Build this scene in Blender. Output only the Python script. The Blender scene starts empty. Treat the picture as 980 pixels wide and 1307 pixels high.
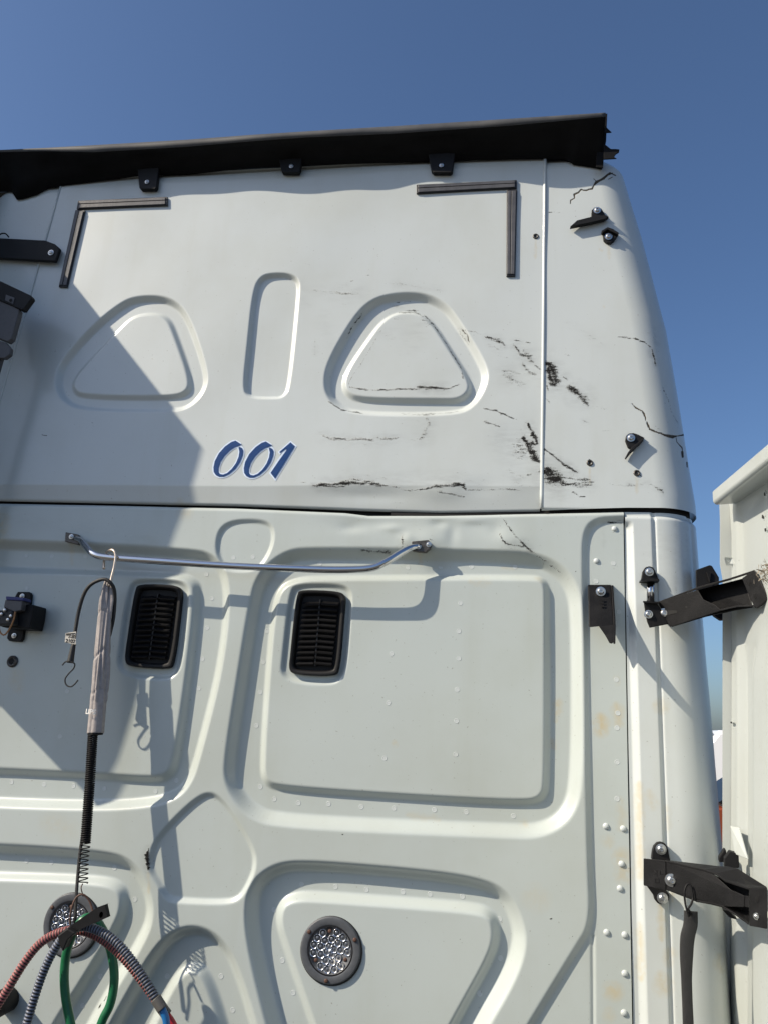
import bpy, math, random
import numpy as np
from mathutils import Vector, Matrix

random.seed(7)
rng = np.random.default_rng(7)
S = bpy.context.scene
COL = S.collection

# ------------------------------------------------------------------ camera
F_PX, PC = 1000.0, np.array([490.0, 653.5])
def basis(V1=(700, -3000), V2=(-6100, 560)):
    up = np.array([V1[0]-PC[0], V1[1]-PC[1], F_PX]); up /= np.linalg.norm(up)
    rt = -np.array([V2[0]-PC[0], V2[1]-PC[1], F_PX]); rt -= rt.dot(up)*up; rt /= np.linalg.norm(rt)
    return np.array([rt, np.cross(up, rt), up])
MW = basis()
CAM = np.array([0.0, -2.0, 1.75])
cd = bpy.data.cameras.new('camera'); co = bpy.data.objects.new('camera', cd); COL.objects.link(co)
cd.sensor_fit = 'VERTICAL'; cd.sensor_height = 36.0; cd.lens = 36.0*F_PX/1307.0
cd.clip_start = 0.02; cd.clip_end = 5000
R3 = Matrix((tuple((MW[i][0], -MW[i][1], -MW[i][2]) for i in range(3))))
m4 = R3.to_4x4(); m4.translation = Vector(CAM); co.matrix_world = m4
S.camera = co

# ------------------------------------------------------------------ light
SUN_K = (1.9, 1.55)      # metres a shadow moves right and down the wall per metre of stand-off
SUN = Vector((-SUN_K[0], -1.0, SUN_K[1])).normalized()
EL = math.asin(SUN.z)
w = bpy.data.worlds.new('World'); S.world = w; w.use_nodes = True
wt = w.node_tree
sk = wt.nodes.new('ShaderNodeTexSky'); sk.sky_type = 'NISHITA'; sk.sun_disc = False
sk.sun_elevation = EL; sk.sun_rotation = math.radians(180)+math.atan2(SUN_K[0], 1.0)
sk.air_density = 1.0; sk.dust_density = 2.0; sk.ozone_density = 6.5; sk.altitude = 0
bg = wt.nodes['Background']; bg.inputs[1].default_value = 0.108
wt.links.new(sk.outputs[0], bg.inputs[0])
sl = bpy.data.lights.new('sun', 'SUN'); sl.energy = 5.0; sl.angle = math.radians(0.55); sl.color = (1.0, 0.885, 0.72)
so = bpy.data.objects.new('sun', sl); COL.objects.link(so)
so.rotation_euler = (-SUN).to_track_quat('-Z', 'Y').to_euler(); so.location = (-6, -6, 8)
S.view_settings.view_transform = 'Standard'; S.view_settings.look = 'None'
S.view_settings.exposure = 0.28; S.view_settings.gamma = 1.0

# ------------------------------------------------------------------ helpers
def at(x, y, Y=0.0):
    d = MW @ np.array([x-PC[0], y-PC[1], F_PX]); t = (Y-CAM[1])/d[1]
    return CAM + t*d
def atX(x, y, X):
    d = MW @ np.array([x-PC[0], y-PC[1], F_PX]); t = (X-CAM[0])/d[0]
    return CAM + t*d
def proj(P):
    c = (P-CAM) @ MW
    return PC[0]+F_PX*c[..., 0]/c[..., 2], PC[1]+F_PX*c[..., 1]/c[..., 2]

WO = {}
def put(o, parent, origin):
    COL.objects.link(o); WO[o.name] = np.array(origin, float)
    if parent is not None:
        o.parent = parent; o.location = Vector(np.array(origin)-WO[parent.name])
    else:
        o.location = Vector(origin)
def tag(o, label=None, cat=None, group=None, kind=None):
    for k, v in (('label', label), ('category', cat), ('group', group), ('kind', kind)):
        if v: o[k] = v
    return o
def empty(name, loc):
    o = bpy.data.objects.new(name, None); o.empty_display_size = 0.1; put(o, None, loc); return o
def mesh(name, V, F, mats, fm=None, smooth=False):
    me = bpy.data.meshes.new(name); me.from_pydata([tuple(v) for v in V], [], [tuple(f) for f in F])
    for m in (mats if isinstance(mats, (list, tuple)) else [mats]): me.materials.append(m)
    if fm is not None: me.polygons.foreach_set('material_index', fm)
    if smooth: me.polygons.foreach_set('use_smooth', [True]*len(me.polygons))
    return me
def obj(name, VF, mat, parent=None, smooth=False, bevel=0, seg=2, fm=None, label=None, auto=None):
    V, F = VF; V = np.array(V, float)
    org = (V.min(0)+V.max(0))/2
    me = mesh(name, V-org, F, mat, fm, smooth)
    if auto: me.set_sharp_from_angle(angle=math.radians(auto))
    o = bpy.data.objects.new(name, me); put(o, parent, org)
    if bevel:
        b = o.modifiers.new('bevel', 'BEVEL'); b.width = bevel; b.segments = seg; b.limit_method = 'ANGLE'; b.angle_limit = math.radians(35)
    if label: o['label'] = label
    return o
def inst(name, me, loc, parent, rot=None, scale=None):
    o = bpy.data.objects.new(name, me); put(o, parent, loc)
    if rot is not None: o.rotation_euler = rot
    if scale is not None: o.scale = scale
    return o
def join(*parts):
    V, F, n = [], [], 0
    for v, f in parts:
        V += [tuple(p) for p in v]; F += [tuple(i+n for i in q) for q in f]; n += len(v)
    return V, F
def prism(poly, ext, cap=True):
    """polygon of 3-D points pushed along ext (a vector, or one per point)"""
    P = np.array(poly, float); n = len(P); E_ = np.array(ext, float)
    Q = P+E_
    F = [tuple(range(n)), tuple(range(2*n-1, n-1, -1))] if cap else []
    for i in range(n):
        j = (i+1) % n; F.append((j, i, i+n, j+n))
    return np.vstack([P, Q]), F
def slab(px, Y, t):
    """outline traced on the wall plane at depth Y, t metres thick towards the wall"""
    P = [at(x, y, Y) for x, y in px]
    return prism(P, (0, t, 0))
def box(c, s):
    c = np.array(c); s = np.array(s)/2
    V = [c+s*np.array(k) for k in ((-1,-1,-1),(1,-1,-1),(1,1,-1),(-1,1,-1),(-1,-1,1),(1,-1,1),(1,1,1),(-1,1,1))]
    return V, [(3,2,1,0),(4,5,6,7),(0,1,5,4),(1,2,6,5),(2,3,7,6),(3,0,4,7)]
def spline(P, n):
    P = np.array(P, float); k = len(P)
    if k == 2: return np.array([P[0]+(P[1]-P[0])*t for t in np.linspace(0, 1, n)])
    A = np.vstack([2*P[0]-P[1], P, 2*P[-1]-P[-2]]); out = []
    seg = np.linalg.norm(np.diff(P, axis=0), axis=1); cum = np.r_[0, np.cumsum(seg)]
    for s in np.linspace(0, cum[-1], n):
        i = min(max(np.searchsorted(cum, s, side='right')-1, 0), k-2); t = (s-cum[i])/max(seg[i], 1e-9)
        a, b, c, d = A[i], A[i+1], A[i+2], A[i+3]
        out.append(0.5*((2*b)+(c-a)*t+(2*a-5*b+4*c-d)*t*t+(3*b-a-3*c+d)*t**3))
    return np.array(out)
def tube(path, r, seg=10, cap=True, flat=None, wr=None):
    P = np.array(path, float); n = len(P); r = np.broadcast_to(np.array(r, float), (n,))
    T = np.gradient(P, axis=0); T /= np.linalg.norm(T, axis=1)[:, None]
    ref = np.array([0, 1, 0.]) if abs(T[0][1]) < .85 else np.array([1, 0, 0.])
    u = np.cross(T[0], ref); u /= np.linalg.norm(u); V = []
    for i in range(n):
        u = u-T[i]*u.dot(T[i]); u /= np.linalg.norm(u); v = np.cross(T[i], u)
        for j in range(seg):
            a = 2*math.pi*j/seg; rr = r[i]*(wr[i, j] if wr is not None else 1)
            V.append(P[i]+rr*(math.cos(a)*u+math.sin(a)*v*(flat if flat else 1)))
    F = [(i*seg+j, i*seg+(j+1) % seg, (i+1)*seg+(j+1) % seg, (i+1)*seg+j) for i in range(n-1) for j in range(seg)]
    if cap: F += [tuple(range(seg-1, -1, -1)), tuple((n-1)*seg+j for j in range(seg))]
    return V, F
def lathe(prof, seg=20):
    """profile (radius, outwards) round -Y"""
    V, F = [], []; n = len(prof)
    for r, h in prof:
        for j in range(seg):
            a = 2*math.pi*j/seg; V.append((r*math.cos(a), -h, r*math.sin(a)))
    for i in range(n-1):
        for j in range(seg):
            F.append((i*seg+j, i*seg+(j+1) % seg, (i+1)*seg+(j+1) % seg, (i+1)*seg+j))
    if prof[-1][0] > 1e-6: F.append(tuple((n-1)*seg+j for j in range(seg)))
    return V, F
def move(VF, d):
    return [np.array(v)+np.array(d) for v in VF[0]], VF[1]
def chaikin(P, it=3):
    P = np.array(P, float)
    for _ in range(it):
        N = np.roll(P, -1, axis=0); P = np.stack([.75*P+.25*N, .25*P+.75*N], 1).reshape(-1, P.shape[1])
    return P
def sdf(px, py, poly):
    d = np.full(px.shape, 1e9); ins = np.zeros(px.shape, bool); n = len(poly)
    for i in range(n):
        x0, y0 = poly[i]; x1, y1 = poly[(i+1) % n]; ex, ey = x1-x0, y1-y0
        t = np.clip(((px-x0)*ex+(py-y0)*ey)/(ex*ex+ey*ey+1e-12), 0, 1)
        d = np.minimum(d, (px-x0-t*ex)**2+(py-y0-t*ey)**2)
        if y0 != y1:
            c = ((y0 > py) != (y1 > py)) & (px < ex*(py-y0)/(y1-y0)+x0); ins ^= c
    d = np.sqrt(d); return np.where(ins, -d, d)
def sst(t):
    t = np.clip(t, 0, 1); return t*t*(3-2*t)

# ------------------------------------------------------------------ materials
def mat(name, col, rough=.5, metal=0, noise=0, nscale=40, spec=.5, coat=0, bump=0, bscale=200, col2=None, trans=0):
    m = bpy.data.materials.new(name); m.use_nodes = True; nt = m.node_tree; b = nt.nodes['Principled BSDF']
    b.inputs['Base Color'].default_value = (*col, 1); b.inputs['Roughness'].default_value = rough
    b.inputs['Metallic'].default_value = metal; b.inputs['Specular IOR Level'].default_value = spec
    b.inputs['Coat Weight'].default_value = coat; b.inputs['Coat Roughness'].default_value = .15
    b.inputs['Transmission Weight'].default_value = trans
    tc = nt.nodes.new('ShaderNodeTexCoord')
    if noise:
        n = nt.nodes.new('ShaderNodeTexNoise'); n.inputs['Scale'].default_value = nscale; n.inputs['Detail'].default_value = 6
        n.inputs['Roughness'].default_value = .65
        nt.links.new(tc.outputs['Object'], n.inputs['Vector'])
        r = nt.nodes.new('ShaderNodeValToRGB'); r.color_ramp.elements[0].position = .35; r.color_ramp.elements[1].position = .7
        c2 = col2 if col2 else tuple(min(1, c*(1+noise)+.0*noise) for c in col)
        r.color_ramp.elements[0].color = (*col, 1); r.color_ramp.elements[1].color = (*c2, 1)
        nt.links.new(n.outputs[0], r.inputs[0]); nt.links.new(r.outputs[0], b.inputs['Base Color'])
        mr = nt.nodes.new('ShaderNodeMapRange'); mr.inputs[3].default_value = max(.05, rough-.12); mr.inputs[4].default_value = min(1, rough+.15)
        nt.links.new(n.outputs[0], mr.inputs[0]); nt.links.new(mr.outputs[0], b.inputs['Roughness'])
    if bump:
        n = nt.nodes.new('ShaderNodeTexNoise'); n.inputs['Scale'].default_value = bscale; n.inputs['Detail'].default_value = 4
        nt.links.new(tc.outputs['Object'], n.inputs['Vector'])
        bp = nt.nodes.new('ShaderNodeBump'); bp.inputs['Strength'].default_value = bump; bp.inputs['Distance'].default_value = .002
        nt.links.new(n.outputs[0], bp.inputs['Height']); nt.links.new(bp.outputs[0], b.inputs['Normal'])
    return m

def paint_mat(name, base, attrs=True):
    m = bpy.data.materials.new(name); m.use_nodes = True; nt = m.node_tree; L = nt.links; b = nt.nodes['Principled BSDF']
    N = lambda t: nt.nodes.new(t)
    geo = N('ShaderNodeNewGeometry')
    def noise(scale, detail=5, stretch=None, rough=.6):
        n = N('ShaderNodeTexNoise'); n.inputs['Scale'].default_value = scale; n.inputs['Detail'].default_value = detail
        n.inputs['Roughness'].default_value = rough
        if stretch:
            mp = N('ShaderNodeMapping'); mp.inputs['Scale'].default_value = stretch[:3]
            if len(stretch) > 3: mp.inputs['Rotation'].default_value = (0, stretch[3], 0)
            L.new(geo.outputs['Position'], mp.inputs[0]); L.new(mp.outputs[0], n.inputs['Vector'])
        else: L.new(geo.outputs['Position'], n.inputs['Vector'])
        return n.outputs[0]
    def math_(op, a, bb, clamp=False):
        x = N('ShaderNodeMath'); x.operation = op; x.use_clamp = clamp
        for i, v in enumerate((a, bb)):
            if isinstance(v, (int, float)): x.inputs[i].default_value = v
            else: L.new(v, x.inputs[i])
        return x.outputs[0]
    def rng_(v, a, bb, c=0, d=1):
        x = N('ShaderNodeMapRange'); x.interpolation_type = 'SMOOTHSTEP'
        for i, q in enumerate((a, bb, c, d)): x.inputs[i+1].default_value = q
        L.new(v, x.inputs[0]); return x.outputs[0]
    def mix(f, A, B):
        x = N('ShaderNodeMix'); x.data_type = 'RGBA'
        if isinstance(f, float): x.inputs[0].default_value = f
        else: L.new(f, x.inputs[0])
        for i, v in ((6, A), (7, B)):
            if isinstance(v, tuple): x.inputs[i].default_value = (*v, 1)
            else: L.new(v, x.inputs[i])
        return x.outputs[2]
    grime = rng_(noise(2.2, 6), .38, .72)
    streak = rng_(noise(9, 4, (1, 1, .12)), .5, .8)
    c = mix(math_('MULTIPLY', grime, .75), base, tuple(k*q for k, q in zip(base, (.9, .885, .84))))
    c = mix(math_('MULTIPLY', streak, .28), c, tuple(k*q for k, q in zip(base, (.82, .79, .7))))
    speck = rng_(noise(170, 2, rough=.4), .735, .77)
    c = mix(math_('MULTIPLY', speck, .5), c, (.16, .14, .11))
    rough = .38
    if attrs:
        def attr(n_):
            a = N('ShaderNodeAttribute'); a.attribute_name = n_; return a.outputs['Fac']
        st = math_('MULTIPLY', attr('stain'), rng_(noise(60, 6), .25, .6))
        c = mix(math_('MULTIPLY', st, .9, True), c, (.50, .42, .25))
        film = math_('MULTIPLY', attr('film'), rng_(noise(70, 6, (.25, 1, 1, .4), .7), .32, .68))
        c = mix(math_('MULTIPLY', film, .75, True), c, (.16, .16, .155))
        n1 = noise(150, 5, (.22, 1, 1, .45), .7); n2 = noise(420, 3, None, .6)
        nn = math_('ADD', math_('MULTIPLY', n1, .6), math_('MULTIPLY', n2, .4))
        sc = math_('ADD', attr('scuff'), math_('MULTIPLY', math_('SUBTRACT', nn, .5), 3.3))
        msk = rng_(sc, .30, .86)
        gate = rng_(attr('scuff'), .02, .10)
        msk = math_('MULTIPLY', msk, gate)
        c = mix(math_('MULTIPLY', msk, .995), c, mix(n2, (.004, .004, .0045), (.020, .019, .018)))
        ck = rng_(attr('crack'), .25, .6)
        c = mix(math_('MULTIPLY', ck, .95), c, mix(rng_(n2, .45, .7), (.012, .010, .008), (.15, .11, .065)))
        tot = math_('MAXIMUM', msk, ck)
        L.new(rng_(tot, 0, 1, .36, .8), b.inputs['Roughness'])
        L.new(rng_(tot, 0, 1, .35, 0), b.inputs['Coat Weight']); L.new(rng_(tot, 0, 1, .5, .12), b.inputs['Specular IOR Level'])
        bp = N('ShaderNodeBump'); bp.inputs['Strength'].default_value = .35; bp.inputs['Distance'].default_value = .002
        L.new(math_('SUBTRACT', msk, math_('MULTIPLY', ck, 2.0)), bp.inputs['Height'])
        L.new(bp.outputs[0], b.inputs['Normal'])
    else:
        b.inputs['Roughness'].default_value = rough
    L.new(c, b.inputs['Base Color'])
    b.inputs['Coat Weight'].default_value = .35; b.inputs['Coat Roughness'].default_value = .12
    return m

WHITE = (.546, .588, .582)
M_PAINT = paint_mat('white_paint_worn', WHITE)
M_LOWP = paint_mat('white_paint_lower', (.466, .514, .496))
M_PLAIN = paint_mat('white_paint', WHITE, False)
M_CREAM = paint_mat('cream_fairing_paint', (.44, .474, .466), False)
M_BLACK = mat('black_plastic', (.006, .006, .0065), .55, spec=.25, noise=.6, nscale=30)
M_TRIM = mat('weathered_black_trim', (.006, .006, .0065), .65, noise=.6, nscale=12, spec=.12)
M_LIP = mat('sunlit_trim_edge', (.046, .047, .049), .6, noise=.5, nscale=25)  # same black trim, lighter: sun on the lip put into the colour
M_ARM = mat('black_coated_steel', (.0065, .0065, .007), .5, noise=1.0, nscale=24, spec=.16, bump=.25, bscale=300)
M_STEEL = mat('zinc_bolt', (.55, .55, .54), .32, metal=1, noise=.2, nscale=200)
M_DSTEEL = mat('dark_bracket_steel', (.06, .055, .05), .42, metal=.7, noise=1.2, nscale=120)
M_CHROME = mat('chrome_tube', (.56, .57, .59), .10, metal=1)
M_RUB = mat('black_rubber', (.014, .014, .014), .6, noise=.5, nscale=60, bump=.3, bscale=400)
M_SEAL = mat('rubber_seal', (.006, .006, .006), .8)
M_TAPE = mat('grey_reflective_strip', (.060, .061, .067), .42, noise=.8, nscale=14, bump=.15, bscale=120, spec=.35)
M_TAPEB = mat('strip_border', (.012, .012, .014), .5)
M_BLUE = mat('blue_vinyl', (.008, .043, .155), .4, noise=.25, nscale=50, spec=.25)
M_VWHITE = mat('pale_vinyl', (.66, .76, .9), .4)
M_SLEEVE = mat('grey_vinyl_sleeve', (.27, .245, .235), .55, noise=.35, nscale=60, bump=.35, bscale=150)
M_PRINT = mat('white_print', (.8, .78, .74), .6)
M_GREEN = mat('green_cable', (.008, .105, .042), .34, noise=.4, nscale=40)
M_REDH = mat('red_spiral', (.25, .075, .07), .5, noise=.5, nscale=60)
M_BLUH = mat('slate_spiral', (.085, .10, .14), .45, noise=.5, nscale=60)
M_REDL = mat('red_hose_inner', (.42, .02, .025), .38)
M_BLUL = mat('blue_hose_inner', (.015, .14, .36), .38)
M_CUFF = mat('grey_cuff', (.10, .095, .085), .55, bump=.3)
M_RUST = mat('rusty_wire', (.06, .028, .018), .6, noise=1.0, nscale=200)
M_HOOK = mat('pale_brass_hook', (.62, .52, .42), .35, metal=.8, noise=.3, nscale=150)
M_TAG = mat('paper_tag', (.5, .48, .43), .8, noise=.2, nscale=150)
M_INK = mat('ink', (.02, .02, .02), .8)
M_RING = mat('grey_lamp_bezel', (.075, .08, .088), .42, noise=.25, nscale=80)
M_LAMPB = mat('lamp_cup_black', (.012, .012, .014), .3)
M_LED = mat('led_reflector', (.88, .90, .95), .24, metal=1)
M_LENS = mat('led_lens', (.10, .11, .13), .12, spec=.6, coat=.6)
M_SLAT = mat('louvre_plastic', (.006, .006, .0065), .42, noise=.6, nscale=90, spec=.3)
M_CONN = mat('grey_connector', (.06, .06, .065), .5, noise=.3, nscale=80)
M_BCLIP = mat('blue_clip', (.012, .02, .13), .45)
M_ORW = mat('orange_wire', (.30, .14, .05), .5)
M_FRAY = mat('torn_fibreglass', (.10, .08, .055), .9, noise=1.2, nscale=90, col2=(.34, .30, .24))
M_DARK = mat('dark_gap', (.01, .01, .01), .9)
M_GROUND = mat('dusty_yard_ground', (.085, .08, .072), .95, noise=.35, nscale=1.2, bump=.5, bscale=30)
M_VAN = mat('van_white', (.74, .75, .76), .3, coat=.4)
M_ORANGE = mat('orange_car_paint', (.21, .045, .014), .35, coat=.4)
M_GLASS = mat('tinted_glass', (.01, .011, .012), .3, spec=.3)
M_TYRE = mat('tyre_rubber', (.02, .02, .02), .85, bump=.4, bscale=60)
M_ALU = mat('aluminium', (.5, .5, .5), .4, metal=1)

# ------------------------------------------------------------------ ground
def ground():
    n = 61; xs = np.sign(np.linspace(-1, 1, n))*np.abs(np.linspace(-1, 1, n))**3*1500
    V = [(x, y, 0.02*math.sin(x*.7)*math.cos(y*.6) if abs(x) < 60 and abs(y) < 60 else 0) for y in xs for x in xs]
    F = [(j*n+i, j*n+i+1, (j+1)*n+i+1, (j+1)*n+i) for j in range(n-1) for i in range(n-1)]
    o = obj('ground', (V, F), M_GROUND, smooth=True); tag(o, 'dusty bare yard ground under the truck', kind='structure')
ground()

# ------------------------------------------------------------------ truck root
TRUCK = empty('truck', (-0.68, 0.6, 0.0))
tag(TRUCK, 'white sleeper cab truck seen close from behind, scuffed back wall numbered 001', 'truck')

# ---- silhouettes of the cab corner (wall-plane readings moved back to the tangent depth)
SZ = np.array([.7, 1.177, 1.5, 1.93, 2.313, 2.807, 3.10, 3.285, 3.33, 3.37, 3.41])
SX = np.array([.500, .503, .505, .490, .482, .428, .372, .327, .298, .25, .16])
SZ = 1.75+(SZ-1.75)*1.055
def corner_cx(Z):
    xs = np.interp(Z, SZ, SX); r = np.interp(Z, [3.15, 3.5], [.118, .07])
    th = np.arctan(xs/2); return ((2+r)*np.sin(th)-r)/np.cos(th), r
def trace(px_pts, Y=0):
    P = np.array([at(x, y, Y) for x, y in px_pts]); return P[:, 0], P[:, 2]

# ------------------------------------------------------------------ pressed shapes of the lower wall (outline, bevel width, depth)
LOW = []
def press(px, width, depth, it=3, store=LOW):
    P = chaikin([at(x, y)[[0, 2]] for x, y in px], it); store.append((P, width, depth))
# left upper pocket
press([(-160,690),(0,693),(238,704),(275,712),(290,750),(282,842),(254,955),(238,1005),(205,1024),(110,1030),(-160,1018)], .030, 0.0238)
press([(-160,722),(215,732),(246,738),(251,760),(240,860),(224,970),(214,992),(190,996),(110,990),(-160,978)], .026, -0.0174)
# middle pocket
press([(323,775),(333,735),(365,708),(400,704),(650,708),(700,716),(731,745),(737,800),(737,995),(725,1040),(690,1062),(640,1061),(360,1049),(318,1037),(292,1000),(294,960),(310,860)], .036, 0.0253)
press([(347,780),(356,748),(380,738),(410,736),(670,735),(697,738),(698,770),(698,990),(694,1022),(660,1026),(500,1017),(360,1007),(334,1000),(333,965),(340,860)], .022, -0.0159)
# lower left lamp pocket
press([(-160,1078),(0,1084),(125,1092),(165,1102),(184,1135),(190,1165),(182,1195),(130,1280),(100,1335),(60,1420),(-160,1420)], .036, 0.0285)
press([(-160,1116),(0,1120),(110,1124),(148,1130),(156,1150),(150,1180),(100,1262),(68,1310),(20,1400),(-160,1400)], .026, -0.0174)
# lower right lamp pocket
press([(318,1165),(325,1130),(355,1108),(400,1106),(520,1116),(600,1126),(640,1140),(658,1172),(664,1205),(650,1248),(610,1315),(560,1420),(380,1420),(350,1320),(325,1220)], .036, 0.0333)
press([(352,1180),(356,1155),(376,1146),(410,1147),(520,1155),(600,1161),(626,1168),(634,1192),(628,1222),(590,1290),(530,1400),(425,1400),(395,1307),(362,1212)], .026, -0.0206)
# arch pocket bottom middle
press([(130,1340),(165,1275),(200,1215),(225,1192),(255,1188),(283,1206),(302,1245),(330,1340),(360,1420),(90,1420)], .034, 0.0302)
press([(175,1345),(205,1280),(225,1245),(245,1236),(262,1248),(290,1340),(310,1420),(140,1420)], .026, -0.0159)
# diamond and small top pressing
press([(190,1108),(196,1078),(215,1054),(248,1022),(268,1012),(284,1022),(305,1052),(324,1086),(325,1108),(316,1130),(306,1146),(290,1152),(230,1150),(213,1147),(204,1130)], .016, 0.0087)
press([(276,700),(280,676),(296,665),(330,664),(347,670),(349,690),(340,712),(326,728),(290,728),(282,718)], .014, 0.0072)
# vent surrounds
press([(164,748),(176,740),(218,740),(237,746),(239,765),(231,845),(222,862),(208,866),(165,862),(150,852),(152,830)], .016, 0.0079)
press([(370,754),(380,746),(430,746),(446,752),(446,775),(440,850),(432,868),(415,872),(374,869),(359,860),(361,840)], .016, 0.0079)
# right riveted strip
press([(745,720),(746,680),(758,664),(790,661),(860,661),(860,1420),(610,1420),(672,1316),(735,1213),(756,1180),(752,1100),(749,950)], .020, 0.0112)
press([(754.5,1196),(758.5,1196),(759.5,1420),(756,1420)], .006, .0030, 0)
def bumps(X, Z, a=.0012):
    return a*(np.sin(X*5.1+1.3)*np.sin(Z*4.3+.4)+.6*np.sin(X*9.7-.8+1.7*Z)*np.sin(Z*8.1+2.1)+.35*np.sin(X*17+3*Z)*np.sin(Z*15-X*2))
def g2(X, Z, px, sx, sz, a):
    p = at(*px); return a*np.exp(-((X-p[0])/sx)**2-((Z-p[2])/sz)**2)
DENTS = [((545,690),.055,.030,-.006), ((462,668),.09,.022,.0035), ((610,668),.06,.03,.0035), ((652,692),.05,.03,-.0035), ((520,688),.018,.018,-.003), ((577,682),.016,.030,.0026), ((500,674),.03,.011,-.0026), ((603,664),.035,.011,-.0028), ((560,668),.022,.012,.003), ((446,674),.03,.013,.0022), ((632,676),.02,.02,.002), ((190,700),.06,.03,.002), ((560,725),.03,.02,.004)]
def h_low(X, Z):
    h = bumps(X, Z)
    for P, wd, dp in LOW:
        lo = P.min(0)-wd; hi = P.max(0)+wd
        m = (X > lo[0]) & (X < hi[0]) & (Z > lo[1]) & (Z < hi[1])
        if m.any():
            d = sdf(X[m], Z[m], P); h[m] += dp*sst(.5-d/wd)
    for c in DENTS: h += g2(X, Z, *c)
    return h
UP = []
def pu(px, w_, d_): press(px, w_, d_, 3, UP)
pu([(150,392),(172,380),(214,380),(238,400),(262,470),(262,496),(240,520),(210,523),(110,522),(82,512),(72,490),(78,462),(118,418)], .021, 0.0151)
pu([(150,420),(168,402),(196,398),(214,404),(224,428),(243,482),(240,500),(218,507),(106,505),(92,498),(92,482),(118,452)], .017, -0.0110)
pu([(318,440),(325,372),(334,353),(352,350),(370,351),(381,358),(380,380),(369,490),(362,506),(344,507),(318,506),(312,494)], .015, 0.0124)
pu([(452,408),(475,384),(505,376),(540,376),(566,388),(584,412),(615,462),(620,485),(604,516),(578,527),(455,527),(428,515),(416,495),(420,464)], .024, 0.0179)
pu([(468,432),(486,408),(506,396),(534,397),(552,410),(575,446),(598,482),(600,498),(586,510),(560,510),(458,509),(440,500),(437,484),(446,464)], .018, -0.0131)
def h_up(X, Z):
    h = bumps(X+.3, Z*1.1, .0015)
    for P, wd, dp in UP:
        lo = P.min(0)-wd; hi = P.max(0)+wd
        m = (X > lo[0]) & (X < hi[0]) & (Z > lo[1]) & (Z < hi[1])
        if m.any():
            d = sdf(X[m], Z[m], P); h[m] += dp*sst(.5-d/wd)
    # the band above the seam leans inwards below a faint crease
    zc = np.interp(X, [-1.5, -.7, -.38, .1], [2.368, 2.372, 2.378, 2.380])
    h += np.clip(zc-Z, 0, 1)*.20
    # dents where something scraped along the crease
    for c in (((470,632),.13,.020,.003), ((560,628),.06,.022,-.0028), ((615,622),.05,.024,.002), ((660,560),.07,.06,.002), ((668,470),.06,.05,.0015)): h += g2(X, Z, *c)
    # roll over into the roof
    h += .5*np.clip(Z-3.375, 0, 1)**2/.06
    return h

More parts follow.
